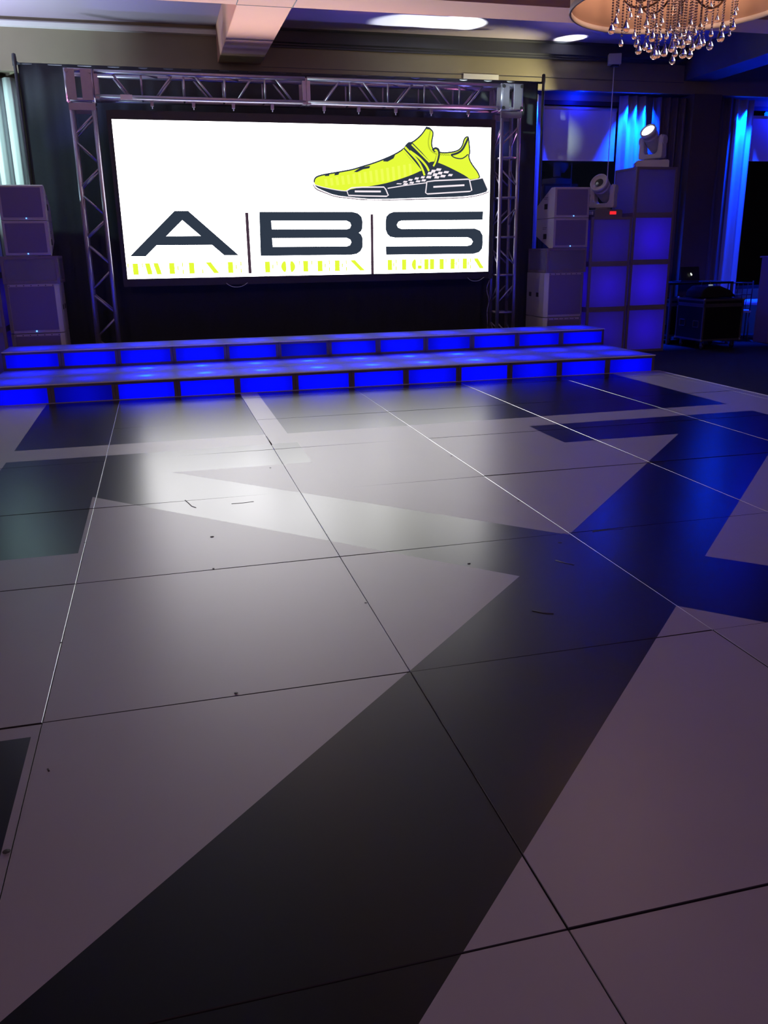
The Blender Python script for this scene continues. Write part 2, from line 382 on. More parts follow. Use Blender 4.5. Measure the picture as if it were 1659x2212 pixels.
# scuffs and grime specks lying on the vinyl
m_scuff = mat('scuff', (0.03, 0.025, 0.03), 0.6)
def on_floor(u, v): d = ray(u, v); return CAM + d*((0.0022-CAM.z)/d.z)
for u, v, k in ((458, 1159, 1), (790, 1302, .6), (1210, 1172, 1.2), (510, 1497, .7), (14, 1839, 1), (461, 1228, .6), (132, 1388, .6), (1013, 1217, .8), (1120, 1082, .8), (975, 985, .8), (584, 1010, .7), (183, 1172, .5)):
    p = on_floor(u, v); MB().lathe([(0, 0.0004), (0.009*k, 0.0004), (0.010*k, 0), (0, 0)], p, 8).build('grime_speck', m_scuff, df)
for pts, wd in (([(400, 1080), (408, 1087), (414, 1093), (423, 1096)], 0.004), ([(500, 1088), (524, 1086), (548, 1083)], 0.003), ([(1280, 1148), (1310, 1144), (1346, 1142)], 0.006), ([(1150, 1318), (1172, 1323), (1196, 1325)], 0.005),
                ([(1200, 1210), (1222, 1216), (1240, 1220)], 0.010), ([(575, 942), (587, 960)], 0.008), ([(103, 1660), (106, 1666)], 0.004)):
    MB().path([on_floor(u, v)-Vector((0, 0, wd*0.85)) for u, v in pts], wd, 6).build('scuff_mark', m_scuff, df)

# ------------------------------------------------------------------ stage boxes
def stage_box(loc, h, zfront, upper):
    """h: overall height; zfront: bottom of the visible front"""
    x, y, z = loc; W, D = 0.618, 0.612
    t = thing('stage_box', '', 'stage box', loc)
    x0, x1, y0, y1 = x-W/2, x+W/2, y-D/2, y+D/2; zt = z+h-0.010
    fr = MB(); e = 0.032
    for xa in (x0, x1-e):
        for ya in (y0, y1-e): fr.box(xa, xa+e, ya, ya+e, z, zt, bev=0.002)
    for ya in (y0, y1-e):
        fr.box(x0, x1, ya, ya+e, zt-0.028, zt, bev=0.002); fr.box(x0, x1, ya, ya+e, zfront, zfront+0.028, bev=0.002)
    for xa in (x0, x1-e):
        fr.box(xa, xa+e, y0, y1, zt-0.028, zt, bev=0.002); fr.box(xa, xa+e, y0, y1, zfront, zfront+0.028, bev=0.002)
    fr.build('frame', m_boxframe, t)
    ln = MB(); k = 0.010
    ln.box(x0+k, x0+k+0.004, y0+0.02, y1-k, zfront+0.004, zt-0.004); ln.box(x1-k-0.004, x1-k, y0+0.02, y1-k, zfront+0.004, zt-0.004)
    ln.box(x0+k, x1-k, y1-k-0.004, y1-k, zfront+0.004, zt-0.004); ln.box(x0+k, x1-k, y0+0.02, y1-k, zfront+0.002, zfront+0.008)
    ln.build('side_panel', m_boxin, t)
    MB().box(x0+0.028, x1-0.028, y0+0.006, y0+0.010, zfront+0.024, zt-0.024).clear((0, 1, 0)).build('front_panel', [m_acryl_f, m_clear], t)
    tp = MB().box(x0-0.0008, x1+0.0008, y0-0.012, y1, zt, zt+0.010).clear((0, 0, -1)).build('top_panel', [m_acryl, m_clear], t)
    MB().box(x0-0.0006, x1+0.0006, y0-0.0165, y0-0.0122, zt-0.001, zt+0.0102, bev=0.001).build('edge_strip', m_lip, t)
    return t
lamp_data = {}
def box_lamp(t, dz, k, dx=0, dy=0):
    key = round(k, 2)
    if key not in lamp_data:
        l = bpy.data.lights.new('led_puck', 'POINT'); l.energy = BOX_W*k; l.color = (0.0, 0.006, 1.0); l.shadow_soft_size = 0.02
        lamp_data[key] = l
    o = bpy.data.objects.new('led_puck', lamp_data[key]); C.objects.link(o); o.parent = t; o.location = (dx, dy, dz)
low = stage_box((-0.98, 7.66+0.306, -0.03), 0.225, -0.03, False)
upb = stage_box((-0.98, 8.90+0.306, -0.03), 0.435, 0.195, True)
FR = [1, .33, .8, 1, .75, .9, .8, .6, 1, .8, 1, .9]
BK = [1, 1, 1, 1, 1, .9, .8, .9, .8, .8, 1, 1]
UP = [1, 1, 1, 1, 1, .35, .9, 1, .8, 1, .9, 1]
def place_box(src, first, x, y, k, lab, grp, dz):
    loc = (x, y, -0.03)
    if first: src.location = loc; src['label'] = lab; src['group'] = grp; t = src
    else: t = copy_thing(src, loc, lab, grp)
    return t
allb = []
for r, (ks, y, rowname) in enumerate(((FR, 7.960, 'front row of the lower step'), (BK, 8.590, 'back row of the lower step'), (UP, 9.206, 'upper step'))):
    for i in range(12):
        x = -0.968+0.6197*i
        if i == 0: where = 'left end, %s' % rowname
        elif i == 11: where = 'right end, %s' % rowname
        elif i < 6: where = '%s from the left, %s' % (ordinal(i), rowname)
        else: where = '%s from the right, %s' % (ordinal(11-i), rowname)
        src = upb if r == 2 else low
        first = (r == 2 and i == 0) or (r == 0 and i == 0)
        t = place_box(src, first, x, y, ks[i], 'blue lit stage box, %s' % where, 'blue lit stage boxes forming two steps', 0)
        allb.append((t, ks[i], r, i))
for t, k, r, i in allb:
    if r == 2: box_lamp(t, 0.315, k*0.8, 0, -0.02)
    else:
        bright = 1.3 if 2 <= i <= 8 else 0.8
        box_lamp(t, 0.120 if 2 <= i <= 8 else 0.105, k*bright)
        if 2 <= i <= 8:
            if 'puck_beam' not in lamp_data:
                l = bpy.data.lights.new('led_puck_beam', 'SPOT'); l.energy = 5.0; l.color = (0.01, 0.20, 1.0); l.shadow_soft_size = 0.02; l.spot_size = math.radians(95); l.spot_blend = 1.0
                lamp_data['puck_beam'] = l
            o = bpy.data.objects.new('led_puck_beam', lamp_data['puck_beam']); C.objects.link(o); o.parent = t; o.location = (0, 0, 0.11); o.rotation_euler = (PI, 0, 0)

# ------------------------------------------------------------------ black drape behind the screen
def drape_mesh(x0, x1, yc, z0, z1, amp, wl, thick=0.006, seed=1, n=None, flat=0.0):
    rnd = random.Random(seed); mb = MB(); n = n or int((x1-x0)/wl*12); ph = 0; cols = []
    xs_, ys_ = [], []
    for i in range(n+1):
        x = x0+(x1-x0)*i/n; ph += 2*PI*(x1-x0)/n/wl*rnd.uniform(0.7, 1.3)
        xs_.append(x); ys_.append(amp*math.sin(ph)+0.3*amp*math.sin(2.1*ph+1))
    bmv = mb.bm
    nz = 10
    for side in (0, 1):
        cols.append([[bmv.verts.new((xs_[i], yc+ys_[i]*(1-flat*(k/nz))+side*thick, z0+(z1-z0)*k/nz)) for k in range(nz+1)] for i in range(n+1)])
    for side in (0, 1):
        for i in range(n):
            for k in range(nz):
                q = (cols[side][i][k], cols[side][i+1][k], cols[side][i+1][k+1], cols[side][i][k+1])
                f = bmv.faces.new(q if side == 0 else q[::-1]); f.smooth = True
    for i in (0, n):
        for k in range(nz): bmv.faces.new((cols[0][i][k], cols[0][i][k+1], cols[1][i][k+1], cols[1][i][k]))
    for k in (0, nz):
        for i in range(n): bmv.faces.new((cols[0][i][k], cols[0][i+1][k], cols[1][i+1][k], cols[1][i][k]))
    return mb
dr = thing('backdrop', 'tall black cloth backdrop hung behind the truss and screen', 'backdrop', (2.5, 10.47, -0.03))
drape_mesh(-0.90, 5.785, 10.47, -0.03, 3.62, 0.006, 0.35, seed=3).build('cloth', m_drape, dr)
for i, x in enumerate((-0.93, 5.86)):
    MB().tube((x, 10.46, -0.03), (x, 10.46, 3.60), 0.019).lathe([(0.0, 0.10), (0.022, 0.09), (0.026, 0.05), (0.026, 0.0), (0.019, -0.03), (0.019, -0.12)], (x, 10.46, 3.62), 12).build('upright_pole', m_steel, dr)
    MB().box(x-0.22, x+0.22, 10.38, 10.70, -0.03, -0.022, bev=0.002).build('base_plate', m_steel, dr)
MB().tube((-0.93, 10.485, 3.61), (5.86, 10.485, 3.61), 0.014).build('crossbar', m_steel, dr)
# torn corner of cloth rising at the left
b = MB(); b.prism([(-0.955, 3.58), (-0.955, 3.66), (-0.90, 3.63), (-0.86, 3.60)], 10.45, 10.456, 'xz'); b.build('cloth_corner', m_drape, dr)

# ------------------------------------------------------------------ truss
YF, YR, R = 9.825, 10.085, 0.025
def chords(t, pts): 
    for a, c in pts: MB().tube(a, c, R, 14).build('chord', m_alu, t)
def brace(t, a, c, r=0.0125): MB().tube(a, c, r, 10).build('brace', m_alu, t)
def plate(t, lo, hi): MB().box(lo[0], hi[0], lo[1], hi[1], lo[2], hi[2], bev=0.002).build('end_plate', m_alu, t)
ZT0, ZT1 = 3.175, 3.435     # centre heights of the lower and upper chords of the beam
# left tower: zigzag
XL0, XL1 = -0.305, -0.06
tl = thing('truss_tower', 'left aluminium box truss tower with zigzag braces', 'truss', (-0.18, 9.95, -0.03))
chords(tl, [((x, y, -0.01), (x, y, 3.09)) for x in (XL0, XL1) for y in (YF, YR)])
zs = [2.99, 2.76, 2.70, 2.46, 2.41, 2.19, 2.12, 1.88, 1.83, 1.62, 1.55, 1.32, 1.245, 1.015, 0.965, 0.74, 0.675, 0.45, 0.39, 0.17]
for k in range(0, len(zs)-1):
    if k % 2 == 0:
        s_ = (k//2) % 2 == 0
        a, c = (XL1, XL0) if s_ else (XL0, XL1)
        for y in (YF, YR): brace(tl, (a, y, zs[k]), (c, y, zs[k+1]))
        ya, yc = (YF, YR) if s_ else (YR, YF)
        for x in (XL0,): brace(tl, (x, ya, zs[k]), (x, yc, zs[k+1]))
plate(tl, (-0.33, 9.80, 3.025), (-0.035, 9.812, 3.10)); plate(tl, (-0.33, 10.098, 3.025), (-0.035, 10.11, 3.10))
plate(tl, (-0.33, 9.80, -0.03), (-0.035, 10.11, -0.018))
# right tower: ladder with alternate diagonals
XR0, XR1 = 5.005, 5.245
tr = thing('truss_tower', 'right aluminium box truss tower with rungs and diagonal braces', 'truss', (5.125, 9.95, -0.03))
chords(tr, [((x, y, -0.01), (x, y, 3.13)) for x in (XR0, XR1) for y in (YF, YR)])
rz = [2.581, 2.085, 1.583, 1.087, 0.585, 0.09]
for z in rz:
    for y in (YF, YR): brace(tr, (XR0, y, z), (XR1, y, z), 0.014)
    for x in (XR0, XR1): brace(tr, (x, YF, z), (x, YR, z), 0.012)
dz_ = [(2.965, 2.725, 1), (2.44, 2.23, 0), (1.955, 1.74, 1), (1.43, 1.22, 0), (0.96, 0.72, 1), (0.45, 0.22, 0)]
for z1, z0, rgt in dz_:
    a, c = (XR1, XR0) if rgt else (XR0, XR1)
    for y in (YF, YR): brace(tr, (a, y, z1), (c, y, z0), 0.011)
    for x in (XR0, XR1): brace(tr, (x, YF if rgt else YR, z1), (x, YR if rgt else YF, z0), 0.011)
plate(tr, (4.98, 9.80, 3.055), (5.27, 9.812, 3.13)); plate(tr, (4.98, 10.098, 3.055), (5.27, 10.11, 3.13)); plate(tr, (4.98, 9.80, -0.03), (5.27, 10.11, -0.018))
# overhead beam in two sections
VL = [0.499, 0.984, 1.458, 1.938]; VR = [2.987, 3.471, 3.947, 4.415]
DL = [((0.17, 1), (0.37, 0)), ((0.86, 1), (0.65, 0)), ((1.10, 1), (1.315, 0)), ((1.79, 1), (1.60, 0)), ((2.06, 1), (2.27, 0))]
DR = [((2.867, 1), (2.658, 0)), ((3.146, 1), (3.35, 0)), ((3.808, 1), (3.577, 0)), ((4.08, 1), (4.293, 0)), ((4.753, 1), (4.511, 0))]
def beam(xa, xb, V, D, label):
    t = thing('truss_beam', label, 'truss', ((xa+xb)/2, 9.955, 3.15), 'overhead truss sections')
    chords(t, [((xa+0.01, y, z), (xb-0.01, y, z)) for y in (YF, YR) for z in (ZT0, ZT1)])
    for x in V:
        for y in (YF, YR): brace(t, (x, y, ZT0), (x, y, ZT1), 0.012)
    for (a, _), (c, _) in D:
        for y in (YF, YR): brace(t, (a, y, ZT1), (c, y, ZT0), 0.0125)
    for x in V:
        brace(t, (x, YF, ZT1), (x+0.2, YR, ZT1), 0.011); brace(t, (x, YF, ZT0), (x, YR, ZT0), 0.011)
    for x0 in (xa, xb-0.045):
        b = MB()
        for y in (YF, YR): b.box(x0, x0+0.045, y-0.012, y+0.012, ZT0-0.01, ZT1+0.01, bev=0.002)
        b.box(x0, x0+0.045, 9.80, 10.11, ZT0-0.025, ZT0+0.0, bev=0.002); b.build('end_plate', m_alu, t)
    return t
beam(-0.028, 2.437, VL, DL, 'left half of the overhead box truss above the screen')
beam(2.443, 4.972, VR, DR, 'right half of the overhead box truss above the screen')
# corner blocks
def corner(xa, xb, label, zlow):
    t = thing('corner_block', label, 'truss corner', ((xa+xb)/2, 9.955, zlow), 'truss corner blocks')
    b = MB()
    for x in (xa+0.02, xb-0.02):
        for y in (YF, YR):
            b.tube((x, y, zlow), (x, y, 3.462), 0.024, 14)
    for z in (zlow+0.02, 3.442):
        for y in (YF, YR): b.tube((xa+0.02, y, z), (xb-0.02, y, z), 0.024, 12)
        for x in (xa+0.02, xb-0.02): b.tube((x, YF, z), (x, YR, z), 0.024, 12)
    b.build('frame', m_alu, t)
    for x0, x1 in ((xa+0.02, xa+0.115), (xb-0.135, xb-0.02)):
        MB().box(x0, x1, 9.797, 9.806, zlow+0.015, 3.455, bev=0.003).build('face_plate', m_alu, t)
    b = MB()
    for x in (xa+0.03, xb-0.03):
        for z in (zlow+0.03, 3.43): b.tube((x, 9.796, z), (x, 9.782, z), 0.020, 12)
    b.build('bolt', m_steel if xa > 3 else m_alu, t)
    return t
corner(-0.345, -0.032, 'left corner block joining the truss tower and beam', 3.115)
corner(4.976, 5.285, 'bright right corner block with four dark bolts on the truss', 3.145)
# hanging clamps under the beam
for k, x in enumerate((0.60, 1.08, 1.55, 2.02, 2.66, 3.10, 3.58, 4.05, 4.55)):
    b = MB().box(x-0.018, x+0.018, 9.84, 9.88, 3.09, 3.15, bev=0.003).tube((x, 9.86, 3.065), (x, 9.86, 3.15), 0.006, 8)
    lab = 'small metal hanging clamp under the overhead truss, %s from the left' % ordinal(k)
    tag(b.build('hanging_clamp', m_alu, base=(x, 9.86, 3.15)), lab, 'clamp', 'hanging clamps under the truss')
tag(MB().box(0.25, 0.385, 9.792, 9.80, 3.145, 3.20, bev=0.002).build('truss_tag', m_mould, base=(0.32, 9.796, 3.15)), 'small pale tag on the lower chord at the left of the truss', 'tag')

# ------------------------------------------------------------------ LED screen with its picture
SY = 9.95
sx0, sx1, sz0, sz1 = 0.123, 4.905, 1.136, 2.956
scr = thing('led_screen', 'large bright LED wall showing a yellow sneaker and the letters A B S', 'screen', (2.51, 10.0, 1.04))
b = MB(); fwid = 0.095
b.box(sx0-0.055, sx0, SY-0.012, SY+0.10, sz0-fwid, sz1+fwid, bev=0.003); b.box(sx1, sx1+0.055, SY-0.012, SY+0.10, sz0-fwid, sz1+fwid, bev=0.003)
b.box(sx0, sx1, SY-0.012, SY+0.10, sz1, sz1+0.10, bev=0.003); b.box(sx0, sx1, SY-0.012, SY+0.10, sz0-fwid, sz0, bev=0.003)
b.box(sx0-0.02, sx1+0.02, SY+0.02, SY+0.09, sz0-0.02, sz1+0.02)
b.build('housing', m_housing, scr)
disp = MB().box(sx0, sx1, SY, SY+0.015, sz0, sz1).build('display', S_WHITE, scr)
LAY = {0: SY-0.0010, 1: SY-0.0020, 2: SY-0.0030, 3: SY-0.0040, 4: SY-0.0050}
SX, SZ = 3.95, 3.95
def sp(u, v): p = on_y(u, v, SY); return (p.x, p.z)
def zp(pts, ox, oy, s): return [sp(ox+x/s, oy+y/s) for x, y in pts]
def flat(mb, poly, y):
    vs = [mb.bm.verts.new((x, y, z)) for x, z in poly]
    for t in tessellate_polygon([[Vector((x, z, 0)) for x, z in poly]]):
        try: mb.bm.faces.new([vs[k] for k in t])
        except ValueError: pass
def stroke(mb, pts, wd, y, closed=False):
    P = [Vector((x, 0, z)) for x, z in pts]; n = len(P); L, Rr = [], []
    for i in range(n):
        a = P[(i-1) % n] if (closed or i) else P[i]; c = P[(i+1) % n] if (closed or i < n-1) else P[i]
        t = (c-a).normalized(); nn = Vector((-t.z, 0, t.x))*wd/2
        L.append(mb.bm.verts.new((P[i].x+nn.x, y, P[i].z+nn.z))); Rr.append(mb.bm.verts.new((P[i].x-nn.x, y, P[i].z-nn.z)))
    for i in range(n if closed else n-1):
        j = (i+1) % n; mb.bm.faces.new((L[i], L[j], Rr[j], Rr[i]))
def smoothp(pts, it=2, closed=True):
    for _ in range(it):
        q = []; n = len(pts)
        if not closed: q.append(pts[0])
        for i in range(n if closed else n-1):
            a, c = pts[i], pts[(i+1) % n]
            q += [(a[0]*.75+c[0]*.25, a[1]*.75+c[1]*.25), (a[0]*.25+c[0]*.75, a[1]*.25+c[1]*.75)]
        if not closed: q.append(pts[-1])
        pts = q
    return pts
Z = lambda p: zp(p, 660, 260, 3.95)
UPPER = [(72, 530), (76, 500), (95, 480), (150, 463), (290, 440), (400, 420), (480, 395), (570, 368), (660, 335), (740, 300), (800, 268), (850, 230), (880, 195), (915, 185), (960, 150), (990, 120), (1015, 85), (1028, 65), (1050, 62), (1075, 80), (1090, 105), (1085, 140), (1075, 190), (1080, 230), (1100, 258), (1150, 276), (1220, 276), (1290, 262), (1322, 240), (1340, 210), (1350, 165), (1370, 140), (1390, 140), (1395, 190), (1403, 284), (1392, 295), (1400, 340), (1430, 390), (1470, 440), (1492, 498), (1400, 512), (1300, 480), (1000, 500), (700, 560), (500, 590), (370, 600), (290, 597), (200, 580), (120, 562), (80, 548)]
SOLE = [(72, 540), (120, 562), (200, 580), (290, 597), (350, 600), (370, 592), (450, 575), (560, 560), (640, 546), (700, 533), (800, 503), (900, 468), (985, 430), (1015, 400), (1045, 362), (1085, 350), (1120, 356), (1200, 388), (1300, 438), (1370, 476), (1410, 510), (1490, 500), (1513, 490), (1535, 540), (1560, 602), (1500, 625), (1400, 645), (1260, 655), (1000, 660), (800, 668), (600, 672), (500, 668), (380, 655), (250, 640), (150, 600), (90, 572)]
mb = MB(); flat(mb, smoothp(Z(UPPER), 1), LAY[0]); mb.build('sneaker_upper', S_YEL, disp)
mb = MB(); stroke(mb, smoothp(Z(UPPER[:41]), 1, False), 0.018, LAY[1])
flat(mb, smoothp(Z(SOLE), 1), LAY[1])
flat(mb, Z([(825, 250), (860, 200), (880, 184), (908, 186), (990, 270), (1062, 352), (1055, 400), (1030, 430), (985, 437)]), LAY[1]-0.0002)
for p in ([(165, 462), (205, 458), (200, 474), (165, 476)], [(250, 450), (290, 445), (280, 464), (246, 470)],
          [(475, 400), (550, 388), (545, 408), (490, 418), (440, 442), (412, 440), (440, 420)], [(665, 338), (700, 318), (765, 295), (750, 325), (700, 352), (662, 350)],
          [(1018, 72), (1028, 52), (1058, 58), (1065, 80), (1040, 76)]): flat(mb, Z(p), LAY[1]-0.0004)
stroke(mb, smoothp(Z([(1240, 296), (1300, 280), (1340, 250), (1365, 200), (1388, 150)]), 2, False), 0.026, LAY[1]-0.0004)
stroke(mb, smoothp(Z([(1240, 296), (1270, 320), (1330, 330), (1362, 312), (1385, 290)]), 2, False), 0.014, LAY[1]-0.0004)
stroke(mb, smoothp(Z([(1088, 262), (1105, 244), (1128, 250), (1134, 285), (1118, 350), (1092, 395)]), 2, False), 0.052, LAY[1]-0.0006)
mb.build('sneaker_sole', S_DARK, disp)
mb = MB()
for q, wd in (([(848, 228), (880, 262), (960, 345), (1000, 420), (1015, 470)], 0.026), ([(890, 262), (970, 318), (1030, 385), (1052, 432)], 0.026),
              ([(905, 205), (985, 285), (1058, 358)], 0.020), ([(832, 248), (905, 330), (985, 430)], 0.020), ([(1100, 258), (1112, 252), (1124, 268), (1124, 300), (1110, 355), (1090, 392)], 0.022)):
    stroke(mb, smoothp(Z(q), 2, False), wd, LAY[2])
mb.build('sneaker_laces', S_YEL, disp)
mb = MB()
zz = [(1065, 85), (1058, 120), (1048, 165), (1046, 205), (1060, 250), (1085, 275), (1130, 292), (1230, 296)]
zz = smoothp(Z(zz), 2, False); zg = []
for i in range(len(zz)-1):
    for k in range(3):
        a = Vector(zz[i]); c = Vector(zz[i+1]); p = a.lerp(c, k/3); t = (c-a).normalized(); s_ = 0.008*(1 if (i*3+k) % 2 else -1)
        zg.append((p.x-t.y*s_, p.y+t.x*s_))
stroke(mb, zg, 0.007, LAY[2]); mb.build('sneaker_stitching', S_GREEN, disp)
mb = MB(); LW = 0.016
b1 = Z([(352, 600), (392, 576), (480, 570), (668, 569), (685, 590), (706, 640), (690, 648), (500, 645), (366, 640)])
b2 = Z([(1035, 524), (1100, 515), (1385, 502), (1398, 506), (1418, 598), (1400, 606), (1040, 628), (1024, 618)])
for p in (b1, b2): stroke(mb, p, LW, LAY[2], True)
stroke(mb, Z([(420, 606), (642, 607)]), 0.022, LAY[2]); stroke(mb, Z([(1090, 568), (1355, 553)]), 0.022, LAY[2])
stroke(mb, Z([(700, 580), (850, 555), (1035, 532)]), 0.012, LAY[2]); stroke(mb, Z([(1405, 512), (1512, 492), (1562, 606)]), 0.012, LAY[2])
stroke(mb, smoothp(Z([(66, 545), (90, 580), (150, 606), (250, 646), (380, 660), (500, 674), (600, 678), (800, 674), (1000, 666), (1260, 661), (1400, 651), (1500, 631), (1562, 606)]), 1, False), 0.014, LAY[2])
stroke(mb, smoothp(Z([(70, 545), (120, 564), (200, 582), (290, 599), (350, 603)]), 1, False), 0.010, LAY[2])
def tile(cx, cy, wx=46, wy=20, sk=10):
    flat(mb, Z([(cx-wx/2, cy+wy/2-2), (cx-wx/2+sk, cy-wy/2), (cx+wx/2, cy-wy/2+2), (cx+wx/2-sk, cy+wy/2)]), LAY[2])
for cx, cy, a, c in ((1135, 420, 50, 22), (1090, 434, 44, 26), (1060, 452, 44, 24), (1200, 442, 50, 20), (1148, 450, 46, 24), (1105, 464, 46, 26), (1052, 484, 50, 24), (1235, 467, 44, 20), (1172, 476, 50, 22), (1120, 486, 48, 22),
                     (1000, 486, 40, 20), (948, 496, 42, 20), (1008, 512, 44, 20), (895, 508, 42, 18), (960, 520, 46, 18), (850, 524, 42, 16), (905, 532, 44, 18), (798, 541, 50, 10), (853, 543, 46, 16)): tile(cx, cy, a, c)
mb.build('sneaker_outline', emis('screen_soft_white', (0.95, 0.86, 0.92), 1.0), disp)
# thin dark outer contour of the sole
mb = MB(); stroke(mb, smoothp(Z([(62, 548), (86, 588), (150, 614), (250, 653), (380, 667), (500, 680), (800, 681), (1000, 673), (1260, 667), (1400, 657), (1500, 637), (1566, 610)]), 1, False), 0.011, LAY[2]); mb.build('sneaker_contour', S_BAR, disp)
# ribs on the toe
mb = MB()
for x in range(170, 900, 48): 
    y0_ = 470-(x-170)*0.18; stroke(mb, Z([(x, y0_+30), (x+10, 560-(x-170)*0.08)]), 0.035, LAY[0]-0.0004)
mb.build('sneaker_ribs', emis('screen_light_yellow', (0.88, 1.0, 0.10), 1.0), disp)
# big letters
def glyph(name, outer, holes, ox, oy, s):
    mb = MB(); flat(mb, zp(outer, ox, oy, s), LAY[0]); o = mb.build(name, S_DARK, disp)
    if holes:
        mb = MB()
        for h in holes: flat(mb, zp(h, ox, oy, s), LAY[1])
        mb.build(name.replace('letter', 'counter'), S_WHITE, disp)
glyph('letter_a', [(540, 62), (658, 62), (1090, 440), (965, 440), (862, 352), (388, 355), (295, 450), (160, 450)], [[(607, 140), (765, 275), (470, 278)]], 240, 440, 3.95)
glyph('letter_b', [(632, 430), (1030, 430), (1052, 436), (1068, 450), (1073, 472), (1072, 500), (1066, 513), (1057, 519), (1067, 527), (1073, 542), (1073, 580), (1064, 598), (1048, 609), (1025, 613), (638, 618)],
      [[(683, 468), (1005, 468), (1019, 475), (1024, 487), (1018, 500), (1005, 504), (686, 504)], [(687, 542), (1005, 541), (1020, 548), (1025, 559), (1019, 572), (1006, 577), (690, 579)]], 240, 240, 1.975)
glyph('letter_s', [(1587, 428), (1205, 430), (1186, 437), (1174, 450), (1171, 470), (1171, 505), (1178, 524), (1190, 536), (1212, 540), (1520, 538), (1536, 545), (1543, 557), (1536, 570), (1520, 575), (1172, 577), (1173, 613), (1545, 609), (1570, 602), (1583, 586), (1586, 560), (1585, 530), (1574, 510), (1552, 501), (1240, 503), (1224, 497), (1219, 485), (1226, 472), (1240, 467), (1585, 464)], [], 240, 240, 1.975)
mb = MB(); flat(mb, zp([(571.5, 433), (585, 433), (600, 693), (586.5, 693)], 240, 240, 1.975), LAY[0]); mb.build('divider_bar', S_BAR, disp)
mb = MB(); flat(mb, zp([(1106.5, 440), (1118, 440), (1121, 697), (1109.5, 697)], 240, 240, 1.975), LAY[0]); mb.build('divider_bar', S_BAR, disp)
# yellow words: heavy stems, hairline serifs
def word(name, letters, x0, x1, zb, h):
    n = len(letters); cw = (x1-x0)/n
    for i, ch in enumerate(letters):
        A = MB(); B = A; A.lay = 0
        l = x0+cw*i+cw*0.10; r = x0+cw*(i+1)-cw*0.10; wd = 0.066 if cw > 0.2 else 0.062; m_ = (l+r)/2; t = zb+h; hl = 0.006
        def V(x, w_=wd, a=zb, c=t, mbx=A): flat(mbx, [(x-w_/2, a), (x+w_/2, a), (x+w_/2, c), (x-w_/2, c)], LAY[0])
        def H(a, c, z): flat(B, [(a, z), (c, z), (c, z+hl), (a, z+hl)], LAY[0]-0.0002)
        def Dg(xa, za, xb, zb_, w_, mbx): flat(mbx, [(xa-w_/2, za), (xa+w_/2, za), (xb+w_/2, zb_), (xb-w_/2, zb_)], LAY[0])
        if ch == 'T': V(m_); H(l, r, t-hl); V(l+0.01, 0.012, t-0.05, t, B); V(r-0.01, 0.012, t-0.05, t, B); H(m_-0.05, m_+0.05, zb)
        elif ch in 'EFL':
            V(l+wd*0.8); H(l-0.008, l+wd*1.4, zb)
            if ch in 'EF': H(l, r, t-hl); H(l, m_+0.03, zb+h/2); V(r-0.008, 0.014, t-0.05, t, B); V(m_+0.03, 0.014, zb+h/2-0.022, zb+h/2+0.028, B)
            if ch in 'EL': H(l, r, zb); V(r-0.008, 0.014, zb, zb+0.05, B)
        elif ch == 'I': V(m_); H(m_-0.05, m_+0.05, zb); H(m_-0.05, m_+0.05, t-hl)
        elif ch == 'H': V(l+wd/2); V(r-wd/2); H(l, r, zb+h/2)
        elif ch == 'W': Dg(l+0.10*cw, zb, l, t, wd*0.9, A); Dg(m_+0.16*cw, zb, m_+0.02*cw, t, wd*0.9, A); Dg(l+0.12*cw, zb, m_, t, 0.008, B); Dg(m_+0.18*cw, zb, r, t, 0.008, B)
        elif ch == 'V': Dg(m_+0.02, zb, l+0.02, t, wd, A); Dg(m_+0.03, zb, r, t, 0.008, B); H(l-0.02, l+0.06, t-hl)
        elif ch == 'N': Dg(r-0.02, zb, l+0.03, t, wd, A); V(l+0.02, 0.008, zb, t, B); V(r-0.005, 0.008, zb, t, B)
        elif ch in 'OG':
            pl = smoothp([(l, zb+h*.3), (l+wd*.5, zb), (l+wd*1.0, zb), (l+wd*1.0, t), (l+wd*.5, t), (l, zb+h*.7)], 1); flat(A, pl, LAY[0])
            if ch == 'O': flat(A, smoothp([(r, zb+h*.3), (r-wd*.5, zb), (r-wd*1.0, zb), (r-wd*1.0, t), (r-wd*.5, t), (r, zb+h*.7)], 1), LAY[0])
            else: V(r-wd*0.45, wd*0.9, zb+0.01, zb+h*0.42); V(r-0.01, 0.012, t-0.06, t, B)
            H(l+0.03, r-0.03, zb); H(l+0.03, r-0.03, t-hl)
        A.build('letter_'+ch.lower(), S_YEL, disp)
pz = lambda u, v: on_y(u, v, SY)
word('word_twelve', 'TWELVE', pz(272, 590).x, pz(527, 590).x, 1.185, 0.135)
word('word_foteen', 'FOTEEN', pz(566, 590).x, pz(790, 590).x, 1.182, 0.135)
word('word_eighteen', 'EIGHTEEN', pz(832, 590).x, pz(1046, 590).x, 1.178, 0.135)
